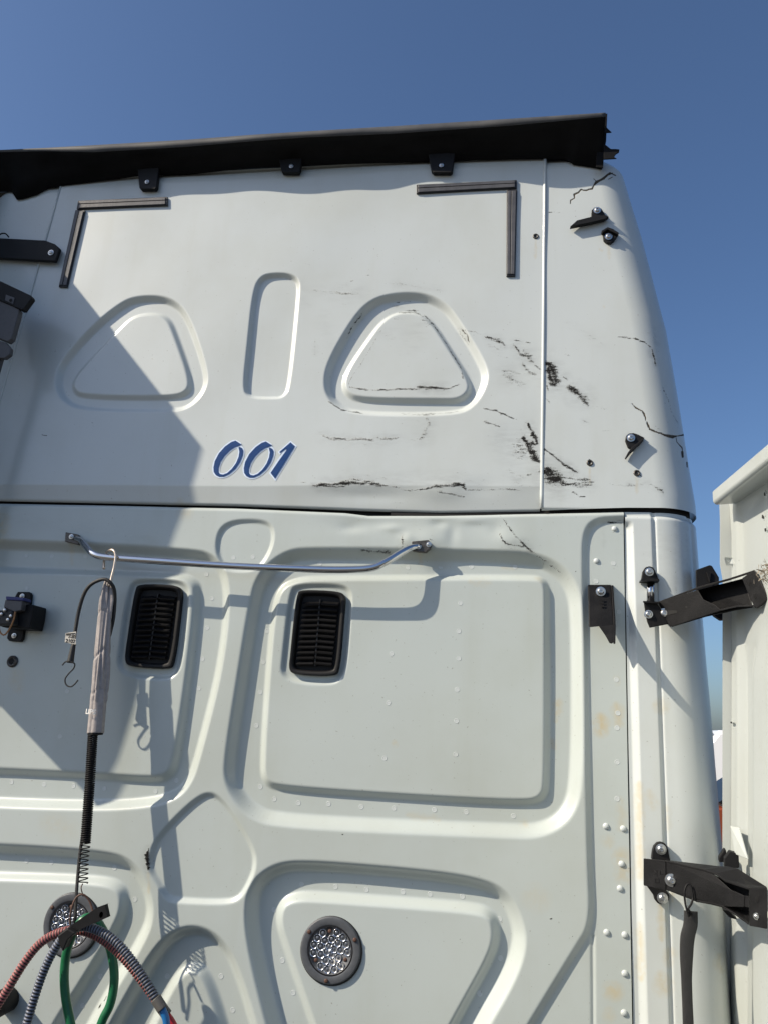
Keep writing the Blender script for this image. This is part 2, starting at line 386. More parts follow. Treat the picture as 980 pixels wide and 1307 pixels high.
# ------------------------------------------------------------------ scuffs, cracks and stains, traced along the real marks
# (points, width, strength)
SCUFF = [
 ([(697,463),(703,468),(708,480),(709,490)],8.5,1.0), ([(699,470),(702,485),(707,492)],7,1.0), ([(697,492),(699,498)],3,.8), ([(695,508),(701,514)],2,.7),
 ([(655,440),(664,452),(672,455),(680,462)],4.5,.72), ([(668,448),(678,458)],7,.62), ([(666,464),(674,474),(683,478)],4,.62), ([(680,465),(690,472)],3,.6), ([(656,441),(666,453)],2,.95),
 ([(643,474),(652,483),(660,488),(668,490)],8,.45), ([(640,478),(655,484)],3,.5), ([(650,474),(663,477)],4,.35),
 ([(620,431),(632,434),(640,438),(644,442)],4.5,.68), ([(618,430),(636,433)],2,.8), ([(622,440),(640,447)],3,.3), ([(625,452),(655,459)],2,.3), ([(656,434),(676,437)],1.6,.62),
 ([(592,421),(606,424),(618,429)],1.8,.7), ([(603,424),(604,430)],1.5,.6),
 ([(725,494),(735,500),(742,507),(748,515)],7.5,.9), ([(718,481),(724,485)],2.4,.85), ([(726,492),(735,498)],3,.9), ([(738,505),(750,518)],3,.8), ([(752,517),(775,523)],2.2,.35), ([(745,504),(751,510)],2,.6),
 ([(720,452),(726,454)],1.6,.6),
 ([(616,521),(632,524),(645,530),(655,534)],2.0,.95), ([(638,527),(639,530)],2,.8), ([(616,538),(628,541),(637,545)],2.2,.85), ([(640,548),(660,553)],1.6,.3), ([(655,535),(672,540)],1.6,.45),
 ([(673,541),(679,552),(685,566)],4.2,1.0), ([(674,565),(684,567)],3,.9), ([(678,562),(683,569)],2.5,.8),
 ([(667,559),(674,572),(686,589)],7.0,1.0), ([(670,562),(683,583)],6,1.0), ([(660,562),(666,574),(664,585)],12,.44), ([(656,575),(668,586)],10,.28), ([(664,548),(668,556)],9,.25), ([(675,575),(682,582)],5,.4),
 ([(693,572),(706,582),(718,592),(736,603)],2.7,.98), ([(693,572),(694,580)],3,.8), ([(718,592),(728,598)],3.4,.9),
 ([(692,600),(702,608),(712,612),(718,616)],12,.98), ([(697,598),(712,612)],7,1.0), ([(716,610),(752,612)],3,.75), ([(712,617),(735,619),(755,617)],6,.62), ([(720,618),(757,615)],3,.75), ([(735,612),(750,611)],3,.6),
 ([(700,620),(722,622)],3,.35), ([(730,628),(738,633),(746,634)],2.2,.75), ([(724,624),(734,630)],1.8,.5),
 ([(650,602),(662,607),(668,612)],9,.30), ([(655,615),(668,620)],7,.27), ([(672,606),(678,605)],3.6,.75), ([(645,600),(652,596)],5,.22),
 ([(596,625),(618,625),(640,624),(662,625)],2.0,.72), ([(590,622),(594,624)],4,.9), ([(594,614),(615,618)],5,.2), ([(612,620),(618,610)],2,.3), ([(606,642),(612,648)],2,.3),
 ([(400,620),(425,618),(448,616),(470,617),(486,619)],3.6,.90), ([(436,615),(462,613),(480,617)],6.0,.62), ([(402,621),(440,621)],2.4,.8), ([(480,618),(505,622),(520,626),(540,624),(556,621),(585,620)],2.0,.88), ([(545,622),(570,619),(592,618)],4,.7), ([(580,617),(592,620)],5,.85), ([(556,627),(574,630),(592,634)],2.2,.8), ([(380,614),(400,618)],2,.3), ([(450,607),(485,609)],7,.16),
 ([(412,556),(424,560),(450,561),(475,560),(508,559)],3.4,.58), ([(408,553),(422,558)],4,.34), ([(430,560),(500,561)],2.2,.66), ([(440,566),(500,566)],5,.16), ([(508,560),(530,562),(540,556)],4,.2), ([(536,560),(543,552)],6,.5), ([(540,552),(547,542),(544,532)],4,.46), ([(520,529),(550,529)],2.2,.45), ([(540,530),(555,528)],2,.6),
 ([(400,371),(425,373),(462,376)],3.0,.36), ([(424,373),(462,371)],6,.24), ([(430,363),(450,366)],8,.14), ([(420,374),(452,376)],2,.62), ([(448,359),(452,358)],2.4,.6), ([(466,352),(471,351)],1.8,.5), ([(500,362),(522,364),(566,371)],2.6,.3), ([(604,384),(632,391)],2,.26), ([(420,380),(440,389)],5,.14), ([(496,361),(520,364)],1.5,.4),
 ([(402,440),(402,452)],2.6,.38), ([(400,452),(418,458)],2,.2), ([(402,432),(403,438)],2,.3),
 ([(462,401),(448,420),(443,432)],2.0,.66), ([(460,404),(454,412)],2.6,.8), ([(419,512),(436,523),(462,528)],1.8,.85), ([(510,528),(560,528),(586,525)],1.8,.5),
 ([(446,494),(470,498),(500,497),(540,496),(572,496),(586,490)],2.0,.8), ([(532,494),(556,495),(572,496)],3.2,.9), ([(484,498),(530,496)],2.0,.7), ([(445,490),(450,480),(466,456),(488,418)],1.5,.5), ([(508,399),(530,399),(540,404)],2.2,.62), ([(514,396),(534,396)],1.6,.8), ([(541,402),(554,416),(572,444),(588,470),(590,484)],2.0,.72), ([(538,408),(550,414)],4,.42), ([(500,404),(515,410)],6,.15),
 ([(505,386),(526,384)],1.6,.6), ([(584,420),(592,432),(597,440)],2.4,.6),
 # corner panel
 ([(788,430),(806,431),(822,437),(830,443)],1.9,.85), ([(831,446),(834,458),(836,467)],2.4,.9), ([(824,424),(832,432),(834,444)],5,.22), ([(844,492),(850,506),(853,514)],2.0,.65), ([(853,514),(858,530),(866,542)],1.6,.45), ([(722,411),(740,420),(770,440)],2.4,.22), ([(742,426),(774,444)],4,.12), ([(776,618),(800,620),(830,618),(840,624),(846,630)],2.0,.6), ([(800,618),(828,617)],2.4,.5), ([(836,622),(846,628)],3,.62), ([(724,454),(727,454)],1.6,.6),
 ([(700,271),(704,271)],2,.95), ([(704,271),(718,272)],1.5,.4), ([(725,300),(745,301)],2.5,.08), ([(820,285),(822,293)],3.4,1.0),
 ([(683,300),(683,303)],4.5,1.0), ([(679,302),(681,302)],2,.8), ([(115,455),(118,460)],2,.5), ([(54,555),(60,556)],2.6,.7), ([(118,539),(119,540)],1.8,.9), ([(246,400),(247,401)],1.5,.7), ([(195,458),(196,459)],1.5,.7),
 # lower panel
 ([(460,702),(478,704),(498,704)],2.6,.85), ([(484,704),(500,708)],3,.8), ([(513,684),(513,698)],2.8,.75), ([(515,694),(523,697)],2.5,.6), ([(548,688),(552,690)],2.4,.9),
 ([(638,659),(643,664),(647,671)],1.9,.9), ([(647,671),(658,685),(670,696)],2.0,1.0), ([(637,681),(641,689),(645,694)],2.0,.95), ([(645,693),(655,696),(668,698)],3.0,.75), ([(664,692),(678,704)],3.0,1.0), ([(678,704),(695,716),(714,731)],1.6,.75), ([(648,699),(665,704)],2.6,.35),
 ([(775,666),(783,667),(792,668)],2.4,.9), ([(786,664),(795,666)],2,.7), ([(734,729),(735,730)],1.6,.9), ([(190,1083),(188,1093),(190,1110)],4.0,1.05), ([(196,1097),(197,1107)],1.8,.7),
 ([(702,1172),(703,1173)],2.2,1.0), ([(729,1195),(730,1196)],1.8,1.0), ([(700,1231),(701,1232)],1.6,.9), ([(600,747),(601,748)],1.4,.4), ([(555,833),(556,834)],2.2,.9), ([(436,811),(437,811)],1.6,.5), ([(437,1065),(438,1065)],1.6,.9), ([(459,1068),(460,1068)],1.6,.7), ([(586,1198),(587,1199)],1.8,.8), ([(10,1158),(10,1160)],1.6,.6), ([(9,1169),(9,1170)],1.4,.6),
 ([(126,1288),(130,1280)],1.8,.9), ([(133,1278),(137,1270)],1.8,.9), ([(585,866),(586,867)],1.5,.6), ([(742,1195),(743,1195)],1.6,.5),
]
CRACK = [
 ([(781,221),(774,224),(770,228),(763,231),(758,236),(755,241),(748,243),(741,242),(737,245),(732,248),(732,253),(728,256),(727,260)],1.9,1.0),
 ([(778,221),(772,226),(764,231),(758,235)],3.4,1.0), ([(757,228),(760,232)],1.6,.8), ([(781,226),(776,229)],2,.8), ([(785,224),(779,222)],2.4,.9),
 ([(806,515),(811,520),(816,523),(821,528),(823,534),(826,541),(829,548),(834,550),(840,552),(848,556),(858,558),(866,556),(872,554),(876,558),(877,566)],2.0,.95),
 ([(844,554),(852,557),(862,557)],3.2,.8), ([(862,558),(863,564),(868,568),(871,575)],1.7,.8), ([(822,530),(824,537)],3.0,.6), ([(829,548),(835,551)],3.4,.7), ([(872,554),(877,566)],2.6,1.0),
 ([(870,577),(871,583)],4.0,1.0), ([(876,590),(877,596)],2.6,.9),
 ([(588,420),(596,428),(598,438)],1.6,.7),
 ([(590,421),(593,426)],2.6,.8),
 ([(752,588),(752,592)],4.6,1.0), ([(811,602),(812,606)],4.6,1.0), ([(814,605),(820,608)],2,.7),
]
STAIN = [
 ([(766,915),(768,935)],14,.9), ([(786,900),(790,925)],12,.6), ([(711,895),(708,920)],9,.7), ([(704,945),(706,955)],8,.45), ([(786,865),(788,872)],10,.4), ([(503,948),(505,951)],9,.65), ([(600,742),(625,744)],9,.3), ([(792,1090),(795,1120)],14,.6), ([(776,1070),(778,1080)],12,.4), ([(780,1260),(786,1270)],16,.75), ([(792,1020),(794,1060)],10,.35), ([(815,1000),(817,1120)],9,.6), ([(816,1180),(818,1250)],9,.6), ([(828,1010),(832,1030)],10,.4), ([(842,1245),(850,1265)],16,.55), ([(852,1215),(854,1230)],14,.5), ([(836,900),(850,905)],12,.45), ([(684,738),(690,742)],8,.3), ([(640,725),(660,724)],5,.35), ([(60,1050),(90,1060)],20,.2), ([(230,642),(240,655)],16,.4), ([(2,660),(4,680)],16,.6), ([(520,1040),(560,1046)],8,.3), ([(917,1220),(920,1240)],10,.4), ([(765,318),(768,320)],4,.5), ([(770,391),(771,392)],4,.4), ([(676,1140),(690,1150)],20,.25), ([(665,1050),(672,1052)],8,.35), ([(850,1030),(852,1060)],8,.3), ([(776,1290),(778,1300)],14,.4), ([(20,858),(24,880)],16,.35),
]
FILM = [([(662,580),(640,560)],30,.30), ([(480,612),(600,612)],18,.25), ([(440,372),(460,374)],20,.25), ([(520,440),(540,410)],24,.2), ([(705,480),(690,470)],14,.3), ([(735,505),(745,510)],12,.2), ([(700,610),(740,615)],18,.3), ([(415,400),(420,440)],18,.12), ([(455,565),(500,566)],12,.25), ([(655,610),(662,612)],16,.35), ([(650,480),(660,486)],14,.3), ([(838,440),(834,420)],10,.3), ([(640,690),(668,700)],8,.2), ([(0,660),(200,690)],16,.14), ([(835,700),(905,720)],30,.18), ([(905,760),(912,900)],10,.35), ([(918,1000),(926,1250)],12,.3)]
for k in range(46):      # hairline scratches and rub lines around the impact area
    a_, b_ = random.choice(((640, 470), (520, 560), (690, 590), (560, 615), (440, 380), (760, 520), (620, 560), (500, 440)))
    x_, y_ = random.gauss(a_, 34), random.gauss(b_, 20); L_ = random.uniform(8, 34); t_ = random.choice((.05, .1, .45, .6))+random.gauss(0, .12)
    SCUFF.append(([(x_, y_), (x_+L_*math.cos(t_), y_+L_*math.sin(t_))], random.choice((1.2, 1.4, 2.6)), random.uniform(.16, .34)))
STAIN += [([(766,770),(767,800)],6,.5), ([(843,1152),(844,1200)],7,.6), ([(857,1128),(858,1150)],5,.4), ([(804,566),(805,590)],4,.35), ([(776,306),(777,330)],4,.35), ([(761,274),(762,284)],4,.3), ([(683,305),(683,330)],3,.4), ([(752,594),(752,618)],3,.45), ([(812,607),(812,630)],3,.4), ([(536,703),(537,722)],5,.4), ([(92,693),(92,720)],5,.4), ([(190,1110),(190,1140)],4,.45)]
FILM += [([(x_, 664), (x_, 664+L_)], 5, f_) for x_, L_, f_ in ((842, 60, .2), (862, 90, .28), (876, 70, .3), (893, 120, .34), (770, 40, .16))]
FILM += [(p, w_*2.6+3, min(.62, .55*q)) for p, w_, q in SCUFF if w_ >= 2.4 and len(p) > 1 and (abs(p[0][0]-p[-1][0])+abs(p[0][1]-p[-1][1])) > 8]
def marks(P, strokes, power=.55, jit=.18):
    """strength of a set of strokes at each vertex"""
    x, y = proj(P.reshape(-1, 3)); out = np.zeros(len(x), np.float32)
    order = np.argsort(y); ys = y[order]
    rs = np.random.default_rng(11)
    for pts, wd, s in strokes:
        wd = max(wd*(.95 if wd > 2.8 else .8), .85)
        A = [np.array(pts[0], float)]; Wf = [.55]
        for p, q in zip(pts[:-1], pts[1:]):
            p, q = np.array(p, float), np.array(q, float); L_ = np.hypot(*(q-p)); k = max(1, int(L_/3.2)); nrm = np.array([-(q-p)[1], (q-p)[0]])/max(L_, 1e-6)
            for i in range(1, k+1):
                A.append(p+(q-p)*i/k+nrm*rs.normal()*(.05*wd+jit)*(L_ > 4)); Wf.append(rs.uniform(.45, 1.2))
        A = np.array(A); Wf[-1] = .5
        a = np.searchsorted(ys, A[:, 1].min()-wd); b_ = np.searchsorted(ys, A[:, 1].max()+wd)
        idx = order[a:b_]
        if len(idx) == 0: continue
        idx = idx[(x[idx] > A[:, 0].min()-wd) & (x[idx] < A[:, 0].max()+wd)]
        if len(idx) == 0: continue
        qx, qy = x[idx], y[idx]; v = np.zeros(len(idx))
        for i in range(len(A)-1):
            e = A[i+1]-A[i]; t = np.clip(((qx-A[i, 0])*e[0]+(qy-A[i, 1])*e[1])/(e@e+1e-9), 0, 1)
            d = np.hypot(qx-A[i, 0]-t*e[0], qy-A[i, 1]-t*e[1])/np.maximum(wd*(Wf[i]+(Wf[i+1]-Wf[i])*t), .8)
            v = np.maximum(v, s*np.clip(1-d, 0, 1)**power)
        out[idx] = np.maximum(out[idx], v)
    return out

def grid_obj(name, P, m, parent, paint=True, flip=False, label=None):
    nz, nx = P.shape[:2]; V = P.reshape(-1, 3); org = (V.min(0)+V.max(0))/2
    me = bpy.data.meshes.new(name); nv = len(V); nf = (nz-1)*(nx-1)
    me.vertices.add(nv); me.vertices.foreach_set('co', (V-org).astype(np.float32).ravel())
    i = np.arange(nz*nx).reshape(nz, nx)
    q = np.stack([i[:-1, :-1], i[:-1, 1:], i[1:, 1:], i[1:, :-1]], -1).reshape(-1, 4)
    if flip: q = q[:, ::-1]
    me.loops.add(nf*4); me.loops.foreach_set('vertex_index', q.ravel().astype(np.int32))
    me.polygons.add(nf); me.polygons.foreach_set('loop_start', np.arange(0, nf*4, 4, dtype=np.int32))
    me.polygons.foreach_set('use_smooth', np.ones(nf, bool))
    me.update(calc_edges=True); me.materials.append(m)
    if paint:
        for an, st, pw in (('scuff', SCUFF, .6), ('crack', CRACK, .6), ('stain', STAIN, .8), ('film', FILM, 1.0)):
            a = me.attributes.new(an, 'FLOAT', 'POINT'); a.data.foreach_set('value', marks(V, st, pw, .45 if an == 'crack' else .18))
    o = bpy.data.objects.new(name, me); put(o, parent, org)
    if label: o['label'] = label
    return o

# ------------------------------------------------------------------ cab walls
GAP_T = trace([(-400,632),(0,638),(300,644),(460,650),(560,653),(700,651),(800,648),(850,648),(890,655)])
GAP_B = trace([(-400,636),(0,642),(300,648),(440,654),(470,657.5),(560,657.5),(640,656),(700,655),(800,652.5),(850,653),(890,659)])
def up_left(Z): return np.interp(Z, [2.3, 3.0, 3.4], [-1.535, -1.474, -1.439])
def up_right(Z): return np.interp(Z, [2.31, 3.41], [.0955, .105])
# upper back panel
nx, nz = 640, 460
u = np.linspace(0, 1, nx)[None, :]; v = np.linspace(0, 1, nz)[:, None]
Z = 2.315+(3.43-2.315)*v+0*u
X = up_left(Z)*(1-u)+(up_right(Z)-.002)*u
zb = np.interp(X, *GAP_T); Z = zb+(3.43-zb)*v
H = h_up(X.ravel(), Z.ravel()).reshape(Z.shape)
edge = np.clip(1-(Z-zb)/.006, 0, 1); H = H+.006*edge**2
UPPER = grid_obj('upper_back_panel', np.stack([X, H, Z], -1), M_PAINT, TRUCK, label='upper white back wall panel with two triangular pressings and black scrapes')
# lower back panel
nx, nz = 760, 540
u = np.linspace(0, 1, nx)[None, :]; v = np.linspace(0, 1, nz)[:, None]
SEAMX = lambda Z: np.interp(Z, [.8, 1.157, 2.31], [.294, .297, .306])
Zt0 = 2.306; Z = .82+(Zt0-.82)*v+0*u
X = -1.78*(1-u)+(SEAMX(Z)-.0015)*u
zt = np.interp(X, *GAP_B); Z = .82+(zt-.82)*v
H = h_low(X.ravel(), Z.ravel()).reshape(Z.shape)
H = H+.008*np.clip(1-(zt-Z)/.010, 0, 1)**2
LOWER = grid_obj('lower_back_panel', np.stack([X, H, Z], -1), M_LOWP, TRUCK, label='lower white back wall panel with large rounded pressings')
def corner(name, zlo, zhi, xl, prof, nflat=95, narc=44, nz=420, sign=1, paint=True, off=0, label=None):
    v = np.linspace(0, 1, nz); Pn = np.zeros((nz, nflat+narc+7, 3))
    for k in range(nz):
        z = zlo(0)+(zhi(0)-zlo(0))*v[k]; cx, r = corner_cx(z); x0 = float(xl(z)); cx = max(cx, x0+.006)
        xs = np.linspace(x0, cx, nflat); a = np.linspace(0, math.pi/2, narc+1)[1:]
        X = np.r_[xs, cx+r*np.sin(a), np.full(7, cx+r)]
        Y = np.r_[np.zeros(nflat), r*(1-np.cos(a)), np.linspace(r, 1.9, 8)[1:]]
        nxm = np.r_[np.zeros(nflat), np.sin(a), np.ones(7)]; nym = np.r_[-np.ones(nflat), -np.cos(a), np.zeros(7)]
        s = np.r_[xs, cx+r*a, np.full(7, cx+r*math.pi/2)]
        arcmask = np.r_[np.zeros(nflat), a/(math.pi/2), np.ones(7)]
        Zr = zlo(X)+(zhi(X)-zlo(X))*v[k] if prof != 'none' else np.full(len(X), z)
        d = off+(prof(s, Zr) if callable(prof) else 0)
        X = X-nxm*d; Y = Y-nym*d
        if sign < 0: X = -1.36-X
        Pn[k, :, 0] = X; Pn[k, :, 1] = Y; Pn[k, :, 2] = Zr
    return grid_obj(name, Pn, M_PAINT if paint else M_SEAL, TRUCK, paint, flip=sign < 0, label=label)
gt = lambda X: np.interp(np.minimum(X, .41), *GAP_T)
gb = lambda X: np.interp(np.minimum(X, .41), *GAP_B)
def prof_up(s, Z):
    return bumps(s, Z, .0014)+.5*np.clip(Z-3.36, 0, 1)**2/.05+.006*np.clip(1-(Z-2.315)/.008, 0, 1)**2
corner('upper_corner_panel', gt, lambda X: 3.44+0*np.asarray(X), lambda z: up_right(z)+.002, prof_up, 110, 60, 440, label='white rounded upper corner panel with cracks and broken bracket ears')
corner('upper_corner_panel', gt, lambda X: 3.44+0*np.asarray(X), lambda z: -1.36-up_left(z)+.002, prof_up, 40, 24, 160, -1, label='shaded white upper corner panel on the left')
def prof_low(s, Z):
    top = sst((2.292-Z)/.02)
    h = .0135*top*sst((.329-s)/.020)
    h = h+.0055*np.exp(-((s-.378)/.0045)**2)+.004*sst((s-.378)/.004)
    h = h+bumps(s*1.3, Z, .0012)+.008*np.clip(1-(2.306-Z)/.010, 0, 1)**2
    h = h+.004*np.exp(-((s-.50)/.01)**2)*sst((Z-2.0)/.1)
    return h
corner('lower_corner_pillar', lambda X: .82+0*np.asarray(X), gb, lambda z: SEAMX(z)+.0015, prof_low, 130, 60, 480, label='white lower corner pillar carrying the black hinge arms')
# rubber seal behind the horizontal gap and the vertical seam
corner('gap_seal', lambda X: 2.27+0*np.asarray(X), lambda X: 2.36+0*np.asarray(X), lambda z: -.3, 'none', 30, 24, 6, paint=False, off=.017)
obj('gap_seal', box((-1.0, .035, 2.31), (1.6, .01, .1)), M_SEAL, TRUCK)
obj('seam_seal', box((.303, .045, 1.56), (.03, .012, 1.46)), M_SEAL, TRUCK)
# bead seams of the upper wall
def bead(px, r, Y=0):
    P = [at(x, y, Y) for x, y in px]; return tube(spline(P, 30), r, 10)
obj('seam_bead', bead([(695,202),(694,300),(692.5,480),(690.5,649)], .0050, .001), M_PLAIN, TRUCK, True, label='raised white bead along the right upper seam')
P = [np.array([up_left(z), 0, z]) for z in np.linspace(2.33, 3.40, 12)]
obj('seam_bead', tube(P, .0038, 8), M_PLAIN, TRUCK, True)
# roof and sides so that the cab is a solid body
Zr = 3.42
rf = []
n1, n2 = 40, 14
for j in range(n2):
    t = j/(n2-1); y = .012+t*1.9; z = 3.425+.10*math.sin(t*1.57)
    for i in range(n1):
        x = -1.52+(i/(n1-1))*1.68; e = abs(2*i/(n1-1)-1); rf.append((x, y, z-.09*e**6))
obj('roof', (rf, [(j*n1+i, j*n1+i+1, (j+1)*n1+i+1, (j+1)*n1+i) for j in range(n2-1) for i in range(n1-1)]), M_PLAIN, TRUCK, True)
obj('chassis_frame', join(box((-1.08, .2, .72), (.09, 4.2, .26)), box((-.28, .2, .72), (.09, 4.2, .26)), box((-.68, -1.0, .72), (.72, .12, .2)), box((-.68, 1.2, .72), (.72, .12, .2))), M_ARM, TRUCK, bevel=.008)
TY = lathe([(.28, .0), (.30, .02), (.47, .02), (.51, .05), (.515, .14), (.515, .18), (.51, .24), (.47, .27), (.30, .27), (.28, .28), (.05, .2)], 40)
def wheel(x, y):
    V = [(p[1], p[0], p[2]) for p in TY[0]]; V = [(x+v[0]+.14, y+v[1], .515+v[2]) for v in V]
    t = obj('wheel', (V, TY[1]), M_TYRE, TRUCK, auto=35, smooth=True)
    obj('rim', tube([(x-.10, y, .515), (x+.10, y, .515)], .27, 28), M_ALU, t, bevel=.02)
for x, y in ((-1.55, -.75), (.19, -.75), (-1.55, 1.6), (.19, 1.6)): wheel(x, y)
obj('rear_axle', tube([(-1.5, -.75, .52), (.14, -.75, .52)], .07, 14), M_ARM, TRUCK, True)
obj('cab_floor', box((-.68, .95, .84), (2.2, 1.8, .06)), M_ARM, TRUCK)

def h_at(p, which='low'):
    a = np.array([p[0]]), np.array([p[2]]); return float((h_low if which == 'low' else h_up)(*a)[0])

# ------------------------------------------------------------------ rivets
ME_RIV = mesh('rivet', *lathe([(.0063, -.003), (.0061, .0001), (.0055, .0006), (.0047, .0001), (.003, .0002), (.0006, .0003)], 14), M_PLAIN, smooth=True)
ME_RIVD = mesh('rivet_dome', *lathe([(.0088, -.003), (.0086, .001), (.0072, .0034), (.0046, .0050), (.001, .0056)], 16), M_PLAIN, smooth=True)
RIV = [(329,1005),(347,1021),(378,1026),(417,1027),(459,1031),(501,1033),(553,1035),(594,1038),(655,1043),(381,1132),(425,1135),(465,1139),(512,1142),(547,1145),(589,1148),(637,1177),(638,1228),(611,1274),(345,1165),(356,1231),(370,1273),
 (519,722),(561,721),(601,721),(406,717),(657,721),(587,769),(585,805),(585,840),(583,880),(582,920),(581,963),(499,834),(495,897),(490,968),(338,804),(333,844),(329,883),(324,926),
 (28,707),(61,708),(104,708),(33,750),(260,731),(267,762),(261,800),(255,840),(250,878),(75,940),(84,882),(297,711),(322,710),
 (8,999),(50,1002),(88,1004),(128,1007),(194,1011),(221,997),(26,1101),(58,1103),(95,1106),(140,1110),(166,1151),(121,1251),(98,1289),(277,1251),(292,1295),(207,1251),
 (788,973),(788,1020),(783,718),(761,741),(790,780),(786,795),(787,867),(789,910),(788,929)]
for x, y in RIV:
    p = at(x, y); h = h_at(p); inst('rivet', ME_RIV, (p[0], h, p[2]), LOWER, rot=(0, random.random()*6, 0))
for x, y in [(772,1054),(794,1057),(792,1102),(790,1133),(773,1189),(796,1192),(796,1241),(795,1291),(783,676),(760,717)]:
    p = at(x, y, .02); h = h_at(p); inst('domed_rivet', ME_RIVD, (p[0], h, p[2]), LOWER, scale=(.84, .84, .84))

# ------------------------------------------------------------------ bolts
def bolt_prof(): return [(.0125, -.004), (.0125, .0018), (.0088, .0022), (.0086, .0052), (.0062, .0078), (.0034, .0082), (.0032, .0048), (.0005, .0046)]
ME_BOLT = mesh('bolt', *lathe(bolt_prof(), 18), M_STEEL, smooth=False)
ME_BOLT.set_sharp_from_angle(angle=math.radians(30)); ME_BOLT.polygons.foreach_set('use_smooth', [True]*len(ME_BOLT.polygons))
def bolt(x, y, Y, parent, s=1.0):
    return inst('bolt', ME_BOLT, at(x, y, Y), parent, scale=(s, s, s))

# ------------------------------------------------------------------ roof visor
def visor():
    # bottom edge on the wall, and lip edge, read along the width
    bx = [-120,0,16,23,30,49,61,80,171,240,320,450,546,650,720,726,732,745,768,774]
    by = [250,243,243,254,253,247,238,236,223,220,212.5,207,204,201,201,204,209,211,215,215]
    lx = [-120,0,60,120,240,320,390,500,650,774]
    lt = [201,193,190.3,187,180,174,169.5,163,153.5,145.5]     # top of the sunlit edge
    lb = [201.5,193.6,192.6,194,187,180,175,170.5,160,148.5]   # bottom of it
    rows = []
    xs = np.r_[np.linspace(-120, 768, 150)]
    for k, x in enumerate(xs):
        f = (x+120)/888
        xe = x+f**8*4
        Yl = -.078-.006*math.sin(x*.021)-.002*math.sin(x*.06+1)-.02*f**6
        a = at(x, np.interp(x, bx, by), -.004); top = at(xe, np.interp(xe, lx, lt), Yl); bot = at(xe, np.interp(xe, lx, lb), Yl+.001)
        wob = .004*math.sin(x*.05+2)+.002*math.sin(x*.17)+.0012*math.sin(x*.41)
        sec = [a+(0, .03, .02), a, a*.66+bot*.34+(0, 0, .014+wob), a*.33+bot*.67+(0, 0, .010-wob), a*.15+bot*.85+(0, 0, .004), bot, bot*.5+top*.5+(0, -.003, 0), top, top+(0, .02, .006), top+(0, .2, .03), np.array([top[0], .35, top[2]+.04])]
        rows.append(sec)
    n = len(rows[0]); V = [p for r in rows for p in r]; F, fm = [], []
    for i in range(len(rows)-1):
        for j in range(n-1):
            F.append((i*n+j, i*n+j+1, (i+1)*n+j+1, (i+1)*n+j)); fm.append(1 if j in (5, 6) else 0)
    o = obj('roof_visor', (V, F), [M_TRIM, M_LIP], TRUCK, smooth=True, fm=fm, label='black roof edge trim with a torn right end')
    s = o.modifiers.new('thick', 'SOLIDIFY'); s.thickness = .004; s.offset = -1
    # torn shards at the right end
    for pts, Y in (([(772,160),(775,164),(780,168.5),(772,169)], -.075), ([(770,183),(774,186),(779,190),(785,190),(790,190.5),(789.5,194),(786,196),(783.5,199),(784,201),(786.5,202),(770,203)], -.05), ([(764,148),(774.5,144.5),(773,180),(771,190),(769,214),(760,213)], -.03)):
        obj('torn_edge', slab(pts, Y, .004), M_TRIM, o, bevel=.0008)
    for pts, sc in (([(174,196),(205,194),(203,214),(200,239),(198,241),(180,241),(178,239)], (188,232)), ([(353,186),(388,184),(385,205),(383,217),(381,220),(361,220),(359,217)], (372,212)), ([(543,178),(584,176),(580,197),(577,218),(575,220),(553,220),(550,217)], (563,211))):
        up = [at(x, y, -.018) for x, y in pts]
        b = obj('visor_bracket', prism(up, (0, .016, 0)), M_BLACK, o, bevel=.002)
        bolt(*sc, -.020, o, .55)
visor()

# ------------------------------------------------------------------ grey reflective corner strips
def strip(px, parent, ticks):
    base = slab(px, -.006, .006)
    o = obj('reflective_strip', base, M_TAPEB, parent, bevel=.0015)
    P = np.array([at(x, y, -.0065) for x, y in px]); c = P.mean(0)
    # inset ribbed faces along the length
    a, b, c_, d = P
    for k, (f0, f1) in enumerate(((.10, .42), (.48, .90))):
        q = [a+(d-a)*f0, b+(c_-b)*f0, b+(c_-b)*f1, a+(d-a)*f1]
        q = [q[0]+(q[1]-q[0])*.02, q[1]+(q[0]-q[1])*.02, q[2]+(q[3]-q[2])*.02, q[3]+(q[2]-q[3])*.02]
        obj('strip_face', prism(q, (0, -.0025, 0)), M_TAPE, o, bevel=.0010)
strip([(100,256),(214,251),(214,262),(98,267)], TRUCK, 3)
strip([(96.5,268),(75,366),(86,366.5),(109,268)], TRUCK, 3)
strip([(531,235.5),(659,229.5),(659,240),(531,247)], TRUCK, 3)
strip([(646,242),(645.5,352.5),(657,352.5),(659.5,241.5)], TRUCK, 3)

